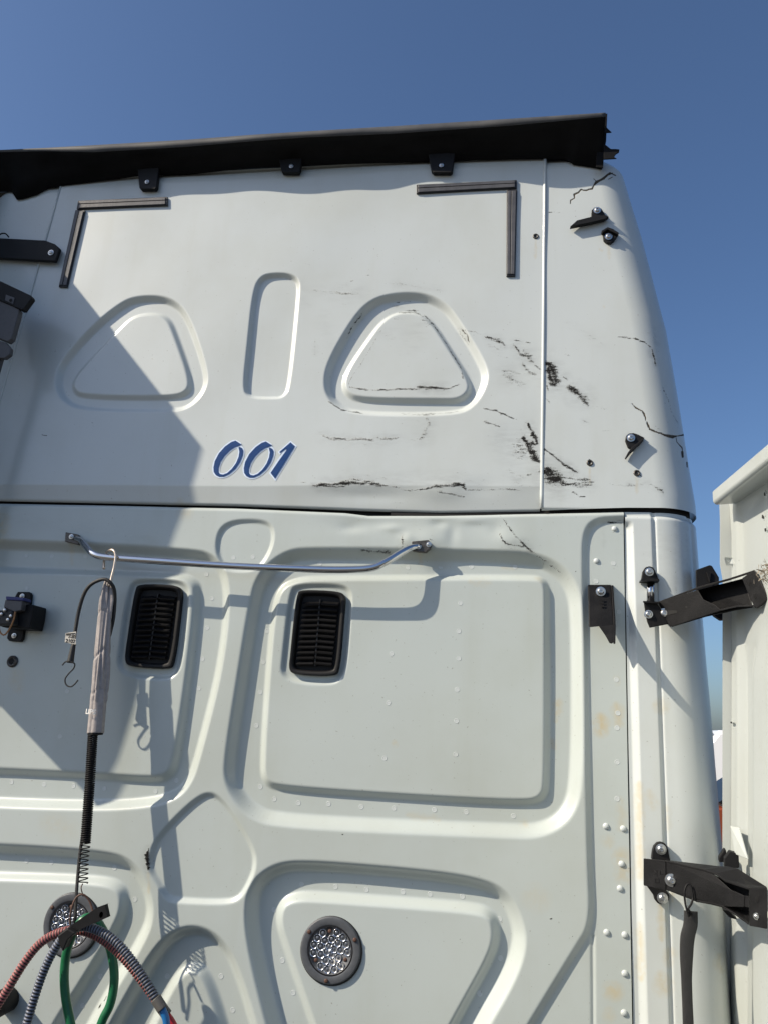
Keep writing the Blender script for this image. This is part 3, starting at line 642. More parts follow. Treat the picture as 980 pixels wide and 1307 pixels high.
# ------------------------------------------------------------------ number 001
ZC = lambda p, dx=0, dy=0: (260+.13265*(p[0]+dx), 550+.13265*(p[1]+dy))
Z_OUT = [(370,133),(310,95),(270,108),(210,150),(150,215),(110,290),(97,350),(100,395),(120,425),(150,440),(195,440),(250,415),(310,365),(355,300),(380,235),(385,190),(372,165),(345,153)]
Z_IN = [(340,165),(348,200),(340,250),(315,310),(275,365),(230,405),(190,420),(160,415),(145,395),(145,360),(165,300),(205,240),(255,190),(300,160),(330,150)]
def sheet(px, Y, mat_, name, parent, t=.0006, dx=0, dy=0):
    P = [at(*ZC(p, dx, dy), 0) for p in px]; hs = [h_at(q, 'up') for q in P]
    P = [np.array([q[0], h+Y, q[2]]) for q, h in zip(P, hs)]
    return obj(name, prism(P, (0, t, 0)), mat_, parent)
def offs(P, d):
    P = np.array(P, float); n = len(P); out = []
    area = sum(P[i][0]*P[(i+1) % n][1]-P[(i+1) % n][0]*P[i][1] for i in range(n)); sg = 1 if area > 0 else -1
    for i in range(n):
        e1 = P[i]-P[i-1]; e2 = P[(i+1) % n]-P[i]; e1 /= np.linalg.norm(e1); e2 /= np.linalg.norm(e2)
        nn = np.array([e1[1]+e2[1], -e1[0]-e2[0]])*sg; nn /= max(np.linalg.norm(nn), .6); out.append(P[i]+nn*d)
    return out
DEC = empty('number_decal', at(325, 588)); DEC.parent = TRUCK; DEC.location = Vector(at(325, 588)-WO['truck']); DEC['label'] = 'blue slanted number 001 with a pale outline'
def ring(A, B, Y, mat_, name, parent, dx, dy):
    # A outer loop, B inner loop, matched by angle
    c = np.mean(np.array(Z_IN), 0); n = 64
    def res(L):
        L = chaikin(L, 2)-c; a = np.arctan2(L[:, 1], L[:, 0]); o_ = np.argsort(a); a, L = a[o_], L[o_]
        r = np.hypot(L[:, 0], L[:, 1]); aa = np.linspace(-math.pi, math.pi, n, endpoint=False)
        rr = np.interp(aa, np.r_[a-2*math.pi, a, a+2*math.pi], np.r_[r, r, r]); return [c+np.array([math.cos(t), math.sin(t)])*q for t, q in zip(aa, rr)]
    PA = [at(*ZC(p, dx, dy)) for p in res(A)]; PB = [at(*ZC(p, dx, dy)) for p in res(B)]
    V = [np.array([q[0], h_at(q, 'up')+Y, q[2]]) for q in PA+PB]
    obj(name, (V, [(i, (i+1) % n, n+(i+1) % n, n+i) for i in range(n)]), mat_, parent)
for dx, dy in ((0, 0), (293, 9)):
    body = [tuple(p) for p in Z_OUT+Z_IN]
    sheet(body, -.0020, M_BLUE, 'digit', DEC, dx=dx, dy=dy)
    ring(offs(Z_OUT, 15), offs(Z_IN, -12), -.0009, M_VWHITE, 'digit_outline', DEC, dx, dy)
ONE = [(840,112),(882,150),(790,300),(690,460),(648,405),(720,300),(805,182),(790,178),(742,214),(732,206),(785,160)]
sheet(ONE, -.0020, M_BLUE, 'digit', DEC)
sheet([(838,96),(900,148),(800,312),(694,482),(632,408),(700,298),(765,205),(738,230),(716,206),(780,148)], -.0009, M_VWHITE, 'digit_outline', DEC, t=.0003)

# ------------------------------------------------------------------ vents
def vent(px):
    P = chaikin([at(x, y)[[0, 2]] for x, y in px], 2); c = P.mean(0); h = h_at((c[0], 0, c[1]))
    base = h
    root = empty('air_vent', (c[0], base, c[1])); root.parent = TRUCK; root.location = Vector(np.array([c[0], base, c[1]])-WO['truck'])
    n = len(P); V, F = [], []
    for sc, y in ((1.0, base+.002), (1.0, base-.013), (.972, base-.0175), (.90, base-.018), (.85, base-.015), (.82, base-.007), (.80, base-.002)):
        mn, mx = P.min(0), P.max(0); hw = (mx-mn)/2
        k = 1-(1-sc)*hw.min()/hw; k = np.where(sc == 1, 1, k)
        for p in P: q = c+(p-c)*k; V.append((q[0], y, q[1]))
    for i in range(6):
        for j in range(n): F.append((i*n+j, i*n+(j+1) % n, (i+1)*n+(j+1) % n, (i+1)*n+j))
    F.append(tuple(6*n+j for j in range(n)))
    obj('vent_frame', (V, F), M_BLACK, root, smooth=True, auto=50)
    # local axes following the opening
    tl, tr, br, bl = [np.array(at(*p)) for p in (px[0], px[2], px[4], px[6])]
    hgt = (P.max(0)-P.min(0))[1]; wid = (P.max(0)-P.min(0))[0]
    rows = 12; w2 = wid*.335
    me = mesh('louvre_slat', *join(prism([(-w2/2, -.0075, -.0045), (w2/2, -.0075, -.0045), (w2/2, .004, .0045), (-w2/2, .004, .0045)], (0, .0012, -.003))), M_SLAT)
    for r in range(rows):
        f = (r+.5)/rows; z = c[1]+hgt*.38-f*hgt*.76
        sk_ = (z-c[1])*.04
        for s in (-1, 1):
            inst('louvre_slat', me, (c[0]+sk_+s*w2*.53, base-.0075, z+s*.0008), root, rot=(random.uniform(-.1, .1), s*.05, 0))
    obj('vent_mullion', box((c[0], base-.007, c[1]), (.004, .009, hgt*.78)), M_SLAT, root)
vent([(172,752),(178,745),(222,746),(233,752),(231,775),(222,848),(214,854),(166,851),(159,845),(161,825)])
vent([(378,757),(385,752),(432,754),(441,760),(439,780),(433,855),(426,863),(376,861),(368,855),(370,835)])

# ------------------------------------------------------------------ work lamps
ME_LED = mesh('led_reflector', *lathe([(.0093, .001), (.0093, .0062), (.0088, .0064), (.0080, .0048), (.0066, .0022), (.0050, .0004), (.003, .0)], 14), M_LED, smooth=True)
ME_LENS = mesh('led_lens', *lathe([(.0060, .0010), (.0055, .0032), (.0040, .0048), (.0012, .0055)], 10), M_LENS, smooth=True)
ME_LSCR = mesh('lamp_screw', *lathe([(.0052, 0), (.0050, .003), (.0032, .0042), (.0005, .004)], 10), M_RUST, smooth=True)
def lamp(x, y, label):
    p = at(x, y); h = h_at(p); p = np.array([p[0], h-.001, p[2]])
    root = empty('work_lamp', p); root.parent = TRUCK; root.location = Vector(p-WO['truck']); root['label'] = label; root.scale = (.92, .92, .92)
    R = .078
    obj('bezel', move(lathe([(R, -.012), (R, .004), (R-.003, .0075), (R-.017, .0095), (R-.0195, .008), (R-.0195, .001)], 48), p), M_RING, root, smooth=True, auto=40)
    obj('lamp_gasket', move(lathe([(R+.0025, -.014), (R+.0025, .0015), (R-.001, .003)], 48), p+(.0015, 0, -.0015)), M_RUB, root, smooth=True)
    obj('lamp_cup', move(lathe([(R-.0192, .0085), (R-.0225, .0085), (R-.0245, .002), (R-.0255, -.001), (.0005, -.001)], 40), p), M_LAMPB, root, smooth=True, auto=35)
    obj('lamp_rim', move(lathe([(R-.0245, .004), (R-.0235, .0075), (R-.0218, .0078), (R-.0205, .005)], 40), p), M_RING, root, smooth=True)
    for n, rr, ph in ((4, .0095, .4), (9, .0262, .1), (15, .0438, 0)):
        for k in range(n):
            a = 2*math.pi*k/n+ph; q = p+np.array([rr*math.cos(a), -.0005, rr*math.sin(a)])
            if n == 15 and k in (4, 9, 14) : 
                inst('lamp_screw', ME_LSCR, q+(0, -.002, 0), root); continue
            inst('led_reflector', ME_LED, q, root, rot=(random.uniform(-.03, .03), 0, random.uniform(-.03, .03)))
            inst('led_lens', ME_LENS, q, root)
    for k in range(3):
        a = math.radians(-94+120*k); inst('lamp_screw', ME_LSCR, p+np.array([(R-.009)*math.cos(a), -.008, (R-.009)*math.sin(a)]), root)
lamp(421, 1214, 'round clear work lamp in the right lower pocket')
lamp(89, 1181, 'round clear work lamp behind the hose clamp')

# ------------------------------------------------------------------ grab bar
def grab():
    pts = [(96,687,-.012),(104,690,-.024),(111,699,-.040),(120,707,-.053),(138,711.5,-.056),(200,716,-.056),(300,722.5,-.056),(400,726.5,-.056),(445,727,-.056),(474,725,-.056),(492,717.5,-.050),(512,705.5,-.033),(526,698.5,-.019),(536,697,-.012)]
    P = spline([at(*q) for q in pts], 110)
    n = len(P); r = np.full(n, .0092); e = np.minimum(np.arange(n), np.arange(n)[::-1]); r = r*np.where(e < 4, .7+.075*e, 1)
    g = obj('grab_bar', tube(P, r, 20), M_CHROME, TRUCK, True)
    for px, bs in (([(84,679),(100,682),(102,689),(100,695),(83,691)], [(91.5,685)]), ([(525,691),(546,689),(551,694),(549,700),(543,705),(526,703)], [(534,697.5),(547,695)])):
        b = obj('grab_bar_bracket', slab(px, -.014, .016), M_DSTEEL, g, bevel=.0015)
        for q in bs: bolt(*q, -.016, g, .55)
grab()

# ------------------------------------------------------------------ broken bracket ears on the corner
def surfY(x, y):
    """depth of the corner skin along the ray through a point of the trace"""
    Y = 0.0
    for _ in range(12):
        p = at(x, y, Y); cx, r = corner_cx(p[2])
        if p[0] <= cx: Y = 0.0
        else: Y = r-math.sqrt(max(r*r-(p[0]-cx)**2, 1e-6))
    return Y
def ear(px, screw, label, ledge=None, t=.008):
    Y = surfY(*screw)-t
    o = obj('bracket_ear', slab(px, Y, t+.004), M_BLACK, TRUCK, bevel=.0015, label=label)
    bolt(*screw, Y-.001, o, .85)
    if ledge:
        a = [at(x, y, Y-.010) for x, y in ledge]; obj('ear_ledge', prism(a, (0, .014, 0)), M_BLACK, o, bevel=.001)
    return o
ear([(754,277),(754.5,268),(758,264.5),(763,264),(767,266),(772,274),(776.5,276.5),(771,279),(757,281)], (761.5,268.5), 'broken black bracket ear with a long bent wing near the roof corner', [(776.5,276),(771,279.5),(752,284),(737,287),(727,289),(736,281),(754,276.5)])
ear([(767,294.5),(775,289.5),(782,292),(789.5,297),(784,306),(779,310),(774,309.5),(770,306),(769,299)], (776,302), 'small broken black bracket ear below the winged one', [(767,294.5),(775,289.5),(789.5,297),(788,299),(775,292.5),(768,297)])
ear([(797.5,562),(798.5,556),(802,553),(808,552.5),(814,554.5),(822,558.5),(806,572.5),(801,571)], (804.5,559), 'broken black bracket ear low on the upper corner', [(822,558),(821,561.5),(804,578),(799,584.5),(797.5,583.5),(801,577),(805.5,571)])
# empty bolt holes with burred rims
ME_HOLE = mesh('hole_rim', *lathe([(.0085, -.004), (.0085, .0015), (.0065, .0030), (.0048, .002), (.0042, -.003)], 12), M_DSTEEL, smooth=True)
for x, y in ((752,591),(812,604),(683,302)):
    p = at(x, y); r = inst('hole_rim', ME_HOLE, p+(0, -.001, 0), TRUCK, rot=(0, 1, 0)); r['label'] = None or 'burred rim of an empty bolt hole'

# ------------------------------------------------------------------ flat bracket on the riveted strip (broken arm)
def strip_bracket():
    A = [at(750,747,.005), at(779.5,747,.005), at(782.5,798,-.052), at(751,801,-.052)]
    B = [p+(0, .006, .003) for p in A]
    o = obj('broken_arm_bracket', prism(A, np.array(B)-np.array(A)), M_ARM, TRUCK, bevel=.002, label='black bracket with a broken bent tail on the riveted strip')
    tail = [at(763,799,-.050), at(782,797,-.050), at(782,806,-.070), at(780.5,822,-.108), at(777,821,-.104), at(772,812,-.080)]
    obj('bent_tail', prism(tail, (.004, .004, .004)), M_ARM, o, bevel=.001)
    side = [at(779.5,747,.0), at(781,749,-.005), at(784,799,-.054), at(782.5,815,-.083), at(781.5,822,-.108), at(780.5,822,-.104), at(782.5,798,-.052)]
    obj('bracket_flange', join(prism([at(779.5,747,.012), at(779.5,747,-.002), at(782.5,798,-.053), at(782,822,-.109), at(781,800,.012)], (.005, 0, 0))), M_ARM, o, bevel=.001)
    bolt(766, 755, -.012, o, .95)
    for k in range(3):
        q = [at(764+.3*k,764+4*k,-.022-.004*k), at(769.5+.3*k,764+4*k,-.022-.004*k), at(769.5+.3*k,765.6+4*k,-.0235-.004*k), at(764+.3*k,765.6+4*k,-.0235-.004*k)]
        obj('embossed_mark', prism(q, (0, -.0015, 0)), M_ARM, o)
strip_bracket()

# ------------------------------------------------------------------ hinge arms
def yarm(x, x0, y0, x1, y1): return y0+(x-x0)/(x1-x0)*(y1-y0)
def arm_upper():
    root = empty('hinge_arm', at(845, 785, -.05)); root.parent = TRUCK; root.location = Vector(at(845, 785, -.05)-WO['truck']); root['label'] = 'upper black hinge arm to the side fairing, tilted upwards'
    Yf = lambda x: yarm(x, 845, -.050, 972, -.30)
    W = lambda pts, dy=0: [at(x, y, Yf(x)+dy) for x, y in pts]
    # web at the back, flanges towards the viewer: an open channel
    web = W([(838,771),(893,752),(948,738),(960,775),(936,779),(899,787),(856,800),(850,789)], .055)
    obj('arm_web', prism(web, (.004, .006, 0)), M_ARM, root, bevel=.0015)
    def flange(top, d0, name='arm_flange', th=(0, .001, -.005)):
        a = W(top); b = [at(x, y, Yf(x)+.06) for x, y in top]; n = len(top)
        V = a+b; V2 = [p+np.array(th) for p in V]
        F = [(i, i+1, n+i+1, n+i) for i in range(n-1)]; F += [tuple(2*n+k for k in reversed(f)) for f in F]
        m = 2*n; edge = list(range(n))+list(range(2*n-1, n-1, -1))
        for i in range(len(edge)): p, q = edge[i], edge[(i+1) % len(edge)]; F.append((q, p, p+m, q+m))
        obj(name, (np.array(V+V2), F), M_ARM, root, bevel=.001)
    flange([(839,768),(866,758),(893,748),(930,738),(962,727.5)], 0)
    flange([(854,799),(880,792),(900,786),(922,779),(940,775),(966,774)], 0, th=(0, .001, .004))
    # front plate over the left half
    fr = W([(839,768.5),(866,760),(890,753),(897,765),(912,772),(920,779),(899,786),(855,800),(852,795)], -.002)
    obj('arm_plate', prism(fr, (0, .006, 0)), M_ARM, root, bevel=.001)
    hp = [at(x, y, -.060) for x, y in [(821.5,768.5),(838,769.5),(845,780),(854,796),(829,801),(826,794),(824,786)]]
    h = obj('hinge_plate', prism(hp, (0, .008, 0)), M_ARM, root, bevel=.0015)
    obj('hinge_ledge', prism([at(820,767,-.07), at(840,768,-.07), at(843,769,-.01), at(823,768,-.01)], (0, 0, -.004)), M_ARM, root)
    bolt(827, 784, -.062, root, .8); bolt(847, 783, -.056, root, 1.0)
    sl = [at(x, y, Yf(x)-.0035) for x, y in [(852,779),(863,779),(864,782),(852,785)]]
    obj('arm_slot', prism(sl, (0, .001, 0)), M_DARK, root)
    sl = [at(x, y, Yf(x)-.0035) for x, y in [(874,773.5),(876.5,773),(877,776),(874.5,776.5)]]
    obj('arm_slot', prism(sl, (0, .001, 0)), M_DARK, root)
    ep = W([(946,738),(962,727),(973,748),(981,764),(966,776),(962,775),(955,760)], -.004)
    e = obj('end_plate', prism(ep, (.004, .007, 0)), M_ARM, root, bevel=.0015)
    for q in ((956,744),(964,761)):
        c = at(*q, Yf(q[0])-.005); obj('plate_hole', move(lathe([(.0055, 0), (.0004, .0004)], 10), c), M_DARK, root)
    for pts, dy in (([(887,727.5),(905,721),(908,722),(917,737),(917,752),(888,760)], .16), ([(905,770),(909,784),(918,790),(926,789),(936,804),(943,794),(940,765)], .12)):
        q = [at(x, y, Yf(900)+dy) for x, y in pts]
        b = obj('fairing_bracket', prism(q, (.008, .035, 0)), M_BLACK, root, bevel=.002)
        c = np.mean(q, 0)
        obj('bracket_rib', prism([c+(-.006, -.006, .012), c+(.006, -.006, .012), c+(.001, -.006, -.016)], (0, .01, 0)), M_BLACK, root, bevel=.001)
    # eye above with its pin
    Ye = surfY(828, 728)-.012
    en = obj('hinge_ear', slab([(818,740.5),(820,729),(823,724),(828,722.5),(833,724),(836,729),(840.5,740.5)], Ye, .014), M_BLACK, root, bevel=.0015)
    obj('ear_ledge', prism([at(818,739,Ye-.02), at(840.5,739,Ye-.02), at(841,741.5,Ye-.02), at(817.5,741.5,Ye-.02)], (0, .03, 0)), M_BLACK, root)
    bolt(828, 730, Ye-.001, root, .85)
    obj('hinge_pin', tube([at(830,741,-.012), at(829.5,769,-.012)], .0095, 16), M_CHROME, root, True)
arm_upper()
def arm_lower():
    root = empty('hinge_arm', at(850, 1125, -.05)); root.parent = TRUCK; root.location = Vector(at(850, 1125, -.05)-WO['truck']); root['label'] = 'lower black hinge arm, slanting down to the fairing, with a rubber strap on it'
    K = lambda p: (800+.189*p[0], 1060+.189*p[1])
    Yf = lambda x: yarm(x, 822, -.055, 972, -.30)
    W = lambda pts, dy=0: [at(*K(p), Yf(K(p)[0])+dy) for p in pts]
    pl = W([(112,190),(270,205),(520,262),(600,310),(700,400),(790,440),(790,520),(640,515),(460,480),(262,402),(112,372)])
    obj('arm_plate', prism(pl, (0, .007, 0)), M_ARM, root, bevel=.0015)
    st = W([(112,190),(258,205),(258,400),(112,372)], -.003)
    obj('arm_doubler', prism(st, (0, .002, 0)), M_ARM, root, bevel=.0008)
    web = W([(520,262),(660,340),(822,392),(822,560),(700,520),(600,470)], .05)
    obj('arm_web', prism(web, (0, .006, 0)), M_DARK, root)
    def flange(pa, pb, dya, dyb, th):
        a = W(pa, dya); b = W(pb, dyb); n = len(pa); V = a+b; V2 = [p+np.array(th) for p in V]
        F = [(i, i+1, n+i+1, n+i) for i in range(n-1)]; F += [tuple(2*n+k for k in reversed(f)) for f in F]
        m = 2*n; edge = list(range(n))+list(range(2*n-1, n-1, -1))
        for i in range(len(edge)): p, q = edge[i], edge[(i+1) % len(edge)]; F.append((q, p, p+m, q+m))
        obj('arm_flange', (np.array(V+V2), F), M_ARM, root, bevel=.001)
    flange([(270,203),(520,262),(600,290),(660,335),(822,388)], [(300,203),(600,238),(690,243),(745,256),(942,380)], -.002, .05, (0, 0, -.004))
    flange([(460,482),(560,500),(640,520),(730,575),(820,640)], [(500,482),(600,498),(690,520),(760,550),(826,562)], -.002, .05, (0, 0, .004))
    ep = W([(828,386),(946,384),(948,668),(828,646)], -.004)
    e = obj('end_plate', prism(ep, (0, .007, 0)), M_ARM, root, bevel=.0015)
    q = K((880,465)); obj('plate_hole', move(lathe([(.0055, 0), (.0004, .0004)], 10), at(*q, Yf(q[0])-.006)), M_DARK, root)
    q = K((873,580)); bolt(*q, Yf(q[0])-.006, root, .5)
    tb = W([(780,440),(822,445),(822,520),(780,512)], .002)
    obj('arm_tab', prism(tb, (0, .004, 0)), M_ARM, root)
    # letters pressed in the plate
    for seg in ([(182,268),(200,290),(182,292)], [(200,268),(200,310)], [(222,270),(222,296),(240,296)], [(190,325),(190,350),(215,352)], [(215,325),(215,352)], [(190,325),(212,325)]):
        P = [at(*K(p), Yf(K(p)[0])-.0035) for p in seg]; obj('embossed_mark', tube(P, .0009, 5), M_ARM, root)
    q = K((297,336)); bolt(*q, Yf(q[0])-.003, root, 1.05)
    sl = W([(325,325),(352,330),(352,350),(325,355)], -.0012); obj('arm_slot', prism(sl, (0, .001, 0)), M_DARK, root)
    for pts, sc in (([(165,195),(172,135),(182,105),(205,82),(228,78),(252,85),(268,105),(278,140),(292,208)], (227,127)), ([(130,372),(180,440),(188,470),(205,492),(230,500),(262,490),(282,470),(285,435),(262,400)], (237,457))):
        Y = surfY(*K(sc))-.014; q = [at(*K(p), Y) for p in pts]
        en = obj('hinge_ear', prism(q, (0, .018, 0)), M_BLACK, root, bevel=.0015); bolt(*K(sc), Y-.001, root, .95)
    for pts, dy in (([(618,182),(655,124),(668,134),(668,215),(618,215)], .16), ([(655,188),(690,140),(752,158),(756,256),(655,250)], .12), ([(640,535),(690,545),(745,605),(690,590)], .12)):
        q = [at(*K(p), Yf(915)+dy) for p in pts]; obj('fairing_bracket', prism(q, (.006, .03, 0)), M_BLACK, root, bevel=.002)
    return Yf, K
YF2, K2 = arm_lower()

# ------------------------------------------------------------------ side fairing on the right, swung out
XF = .525
def fairing():
    root = empty('side_fairing', atX(940, 900, XF)); root.parent = TRUCK; root.location = Vector(atX(940, 900, XF)-WO['truck']); root['label'] = 'cream white side fairing swung out at right, chipped and torn'
    # inner edge (far from viewer) and its rake
    ze = np.array([.95, 1.157, 1.6, 2.0, 2.36]); 
    def y0(z): 
        lo = atX(931, 1307, XF); hi = atX(931, 655, XF)
        return np.interp(z, [lo[2], hi[2]], [lo[1], hi[1]])
    def ztop(y):
        a = atX(911, 641, XF-.05); b = atX(980, 586, XF-.05); return a[2]+(b[2]-a[2])*(a[1]-y)/(a[1]-b[1])+.012
    nz_, ny = 150, 90; P = np.zeros((nz_, ny, 3))
    for i in range(nz_):
        for j in range(ny):
            t = j/(ny-1); y = None
            z0 = .95+(2.36-.95)*i/(nz_-1)
            y = y0(z0)-t*(.62+y0(z0))
            zt = ztop(y); z = .95+(zt-.95)*i/(nz_-1)
            px_ = proj(np.array([XF, y, z]))[0]; top_ = float(sst((2.30-z)/.06)); low_ = float(sst((2.0-z)/.12))
            x = .010*float(sst((px_-939)/4.0))*top_+.008*math.exp(-((px_-944)/1.6)**2)*low_-.016*float(sst((px_-952)/12))*low_+.002*math.sin(y*9)*math.sin(z*3)
            P[i, j] = (XF+x, y, z)
    sk_ = grid_obj('fairing_skin', P, M_CREAM, root, paint=False, flip=True)
    s = sk_.modifiers.new('thick', 'SOLIDIFY'); s.thickness = .004; s.offset = 1
    # flange along the inner edge, facing the cab centre line
    V, F = [], []
    zs = np.linspace(.95, ztop(y0(2.3))-.002, 40)
    for k, z in enumerate(zs):
        y = y0(z); wv = .020 if z > 2.155 else .014
        for dx, dy in ((.004, -.003), (-wv, .004), (-wv, .010), (.016, .012)): V.append((XF+dx, y+dy, z))
    for i in range(39):
        for j in range(3): F.append((i*4+j, (i+1)*4+j, (i+1)*4+j+1, i*4+j+1))
    obj('edge_flange', (V, F), M_CREAM, root, auto=30, smooth=True)
    # top lip: a rounded box rail that overhangs the skin
    prof = [(.0, .0), (-.044, -.004), (-.050, .002), (-.050, .026), (-.046, .032), (-.01, .036), (.012, .036), (.012, .0)]
    V, F = [], []; n = len(prof); ys = np.linspace(atX(909, 640, XF-.05)[1], -.64, 24)
    a = atX(911, 641, XF-.05); b = atX(980, 586, XF-.05)
    for y in ys:
        z = a[2]+(b[2]-a[2])*(a[1]-y)/(a[1]-b[1])
        for px_, pz in prof: V.append((XF+px_, y, z+pz))
    for i in range(len(ys)-1):
        for j in range(n): F.append((i*n+j, (i+1)*n+j, (i+1)*n+(j+1) % n, i*n+(j+1) % n))
    F += [tuple(range(n)), tuple((len(ys)-1)*n+j for j in reversed(range(n)))]
    obj('top_lip', (V, F), M_CREAM, root, bevel=.003)
    # gusset and folded tab on the flange
    q = [atX(923.5,713,XF-.02), atX(934,714,XF), atX(935,722,XF), atX(926,722,XF-.014)]
    obj('gusset', prism(q, (.0, -.003, .004)), M_CREAM, root, bevel=.001)
    q = [atX(931,1054,XF-.015), atX(942,1056,XF-.004), atX(953,1096,XF-.012), atX(937,1090,XF-.02)]
    obj('folded_tab', prism(q, (.003, .0, -.001)), M_CREAM, root, bevel=.0008)
    # chips punched through the skin
    for c, rr in (((977,631),4), ((975,660),5.5), ((978,676),5), ((934,922),3.2)):
        k = 11; pts = []
        for i in range(k):
            a_ = 2*math.pi*i/k; r_ = rr*random.uniform(.35, 1.1)*(1.35 if i % 4 == 0 else 1); pts.append(atX(c[0]+r_*.6*math.cos(a_), c[1]+r_*math.sin(a_), XF-.004))
        ch = obj('torn_chip', prism(pts, (-.002, 0, 0)), M_CREAM, root)
        obj('chip_hole', prism([np.mean(pts, 0)+(p-np.mean(pts, 0))*.55+(-.0024, 0, 0) for p in pts], (-.0006, 0, 0)), M_DARK, root)
    # frayed glass fibre where the arm tore through
    V, F = [], []
    for k in range(110):
        c = atX(random.gauss(976, 5), random.gauss(733, 7), XF-.012+random.uniform(-.01, .006)); L = random.uniform(.004, .013); d = np.array([random.uniform(-.8, .2), random.uniform(-1, 1), random.uniform(-1, 1)]); d /= np.linalg.norm(d)
        e = np.cross(d, (1, 0, .3)); e /= np.linalg.norm(e); e *= random.uniform(.0006, .003); n = len(V)
        V += [c-e, c+e, c+d*L+e*.2, c+d*L-e*.2]; F.append((n, n+1, n+2, n+3))
    o = obj('frayed_fibre', (V, F), M_FRAY, root); o['kind'] = 'stuff'
fairing()

# ------------------------------------------------------------------ left fairing (unseen; its outline is shaped to throw the large wall shadow)
XL = -1.80
def left_fairing():
    def back(x, y):          # point of the panel that throws its shadow on this point of the wall
        p = at(x, y); d = (p[0]-XL)/SUN_K[0]; return np.array([XL, -d, p[2]+SUN_K[1]*d])
    pts = [back(92, 358), back(259, 571), back(240, 640), back(212, 715), back(178, 860), back(146, 965), back(118, 1022), back(0, 897)]
    low = back(0, 897); top = back(92, 358)
    poly = [np.array([XL, .02, 3.74]), np.array([XL, -.10, 3.74]), back(112, 268), back(100, 325)]+[top]+pts[1:]+[np.array([XL, .02, low[2]-.4])]
    o = obj('side_fairing', prism(poly, (-.012, 0, 0)), M_CREAM, TRUCK, bevel=.003, label='left side fairing, out of view, outline shaped to throw the wall shadow')
    return o
left_fairing()
ARM_L = slab([(-60,303),(0,303.5),(58,306.5),(70,311),(77,317),(71,333.5),(0,329.5),(-60,328)], -.020, .012)
a_ = obj('hinge_arm', ARM_L, M_BLACK, TRUCK, bevel=.003, label='black hinge arm reaching in from the left side fairing')
bolt(65.5, 322.5, -.021, a_, .75)
obj('arm_clip', tube(spline([at(-2,301,-.04), at(3,298,-.045), at(8,298.5,-.045), at(12,303,-.035)], 12), .0022, 8), M_BLACK, a_, True)
def strut():
    hd = [at(x, y, -.13) for x, y in [(-22,351),(2,359),(40,377),(41,380),(30,395),(27,395),(-22,374)]]
    root = obj('fairing_strut', prism(hd, (0, .02, 0)), M_BLACK, TRUCK, bevel=.002, label='grey fairing strut with a black head at the left edge')
    bd = [at(x, y, -.125) for x, y in [(-20,376),(0,380),(25,395),(24,400),(15,432),(10,436),(-20,424)]]
    obj('strut_body', prism(bd, (0, .02, 0)), M_CONN, root, bevel=.002)
    bd = [at(x, y, -.120) for x, y in [(-10,432),(8,437),(14,444),(13,452),(6,457),(-10,456)]]
    obj('strut_clip', prism(bd, (0, .015, 0)), M_CONN, root, bevel=.002)
    obj('strut_post', tube([at(2,450,-.10), at(-30,560,-.10), at(-70,700,-.10)], .013, 12), M_CONN, root, True)
    tb = [at(x, y, -.132) for x, y in [(8,376),(19,380),(17,388),(7,383)]]
    obj('strut_tab', prism(tb, (0, .004, 0)), M_CONN, root); c = at(14, 383, -.134); obj('tab_hole', move(lathe([(.005, 0), (.0004, .0004)], 10), c), M_DARK, root)
strut()

# ------------------------------------------------------------------ electric socket on the left wall
def socket():
    K = lambda p: (.102*p[0], 740+.102*p[1]); Q = lambda pts, Y: [at(*K(p), Y) for p in pts]
    root = obj('trailer_socket', prism(Q([(195,205),(225,150),(370,152),(392,190),(375,330),(300,640),(285,740),(255,775),(115,765),(88,730),(110,640)], -.004), (0, .012, 0)), M_BLACK, TRUCK, bevel=.0015, label='black electric socket with a worn connector on the left wall')
    obj('socket_body', prism(Q([(60,300),(425,312),(405,470),(372,612),(150,600),(20,590)], -.065), (0, .065, 0)), M_BLACK, root, bevel=.003)
    obj('connector', prism(Q([(70,250),(285,262),(265,380),(180,400),(50,340)], -.085), (0, .03, 0)), M_CONN, root, bevel=.002)
    obj('clip', prism(Q([(75,205),(300,222),(305,262),(78,252)], -.088), (0, .035, 0)), M_BCLIP, root, bevel=.002)
    obj('connector', prism(Q([(-60,380),(160,380),(170,560),(-60,570)], -.088), (0, .04, 0)), M_RUB, root, bevel=.004)
    for q in ((30,430),(110,500),(145,455),(70,380)):
        obj('terminal', move(lathe([(.0045, 0), (.004, .004), (.0005, .005)], 8), at(*K(q), -.09)), M_STEEL, root)
    obj('wire', tube(spline([at(*K(p), -.092) for p in [(195,400),(175,500),(120,620),(60,690),(10,660),(-10,580)]], 24), .0022, 8), M_ORW, root, True)
    bolt(*K((282,205)), -.006, root, .55); bolt(*K((180,700)), -.006, root, .55)
    p = at(15, 844); h = h_at(p)
    g = obj('wall_fitting', move(lathe([(.016, -.003), (.016, .003), (.012, .006), (.009, .005), (.008, -.002), (.0005, -.003)], 18), (p[0], h, p[2])), M_DSTEEL, TRUCK, smooth=True, auto=30)
    obj('fitting_hole', move(lathe([(.0085, .0065), (.0005, .0062)], 12), (p[0], h, p[2])), M_DARK, g)
    o = obj('air_line_coupling', move(join(lathe([(.028, -.03), (.028, .02), (.022, .034), (.012, .036), (.0005, .03)], 16)), at(2, 1280, -.02)), M_BLACK, TRUCK, smooth=True, auto=30, label='black air coupling at the lower left edge')
socket()

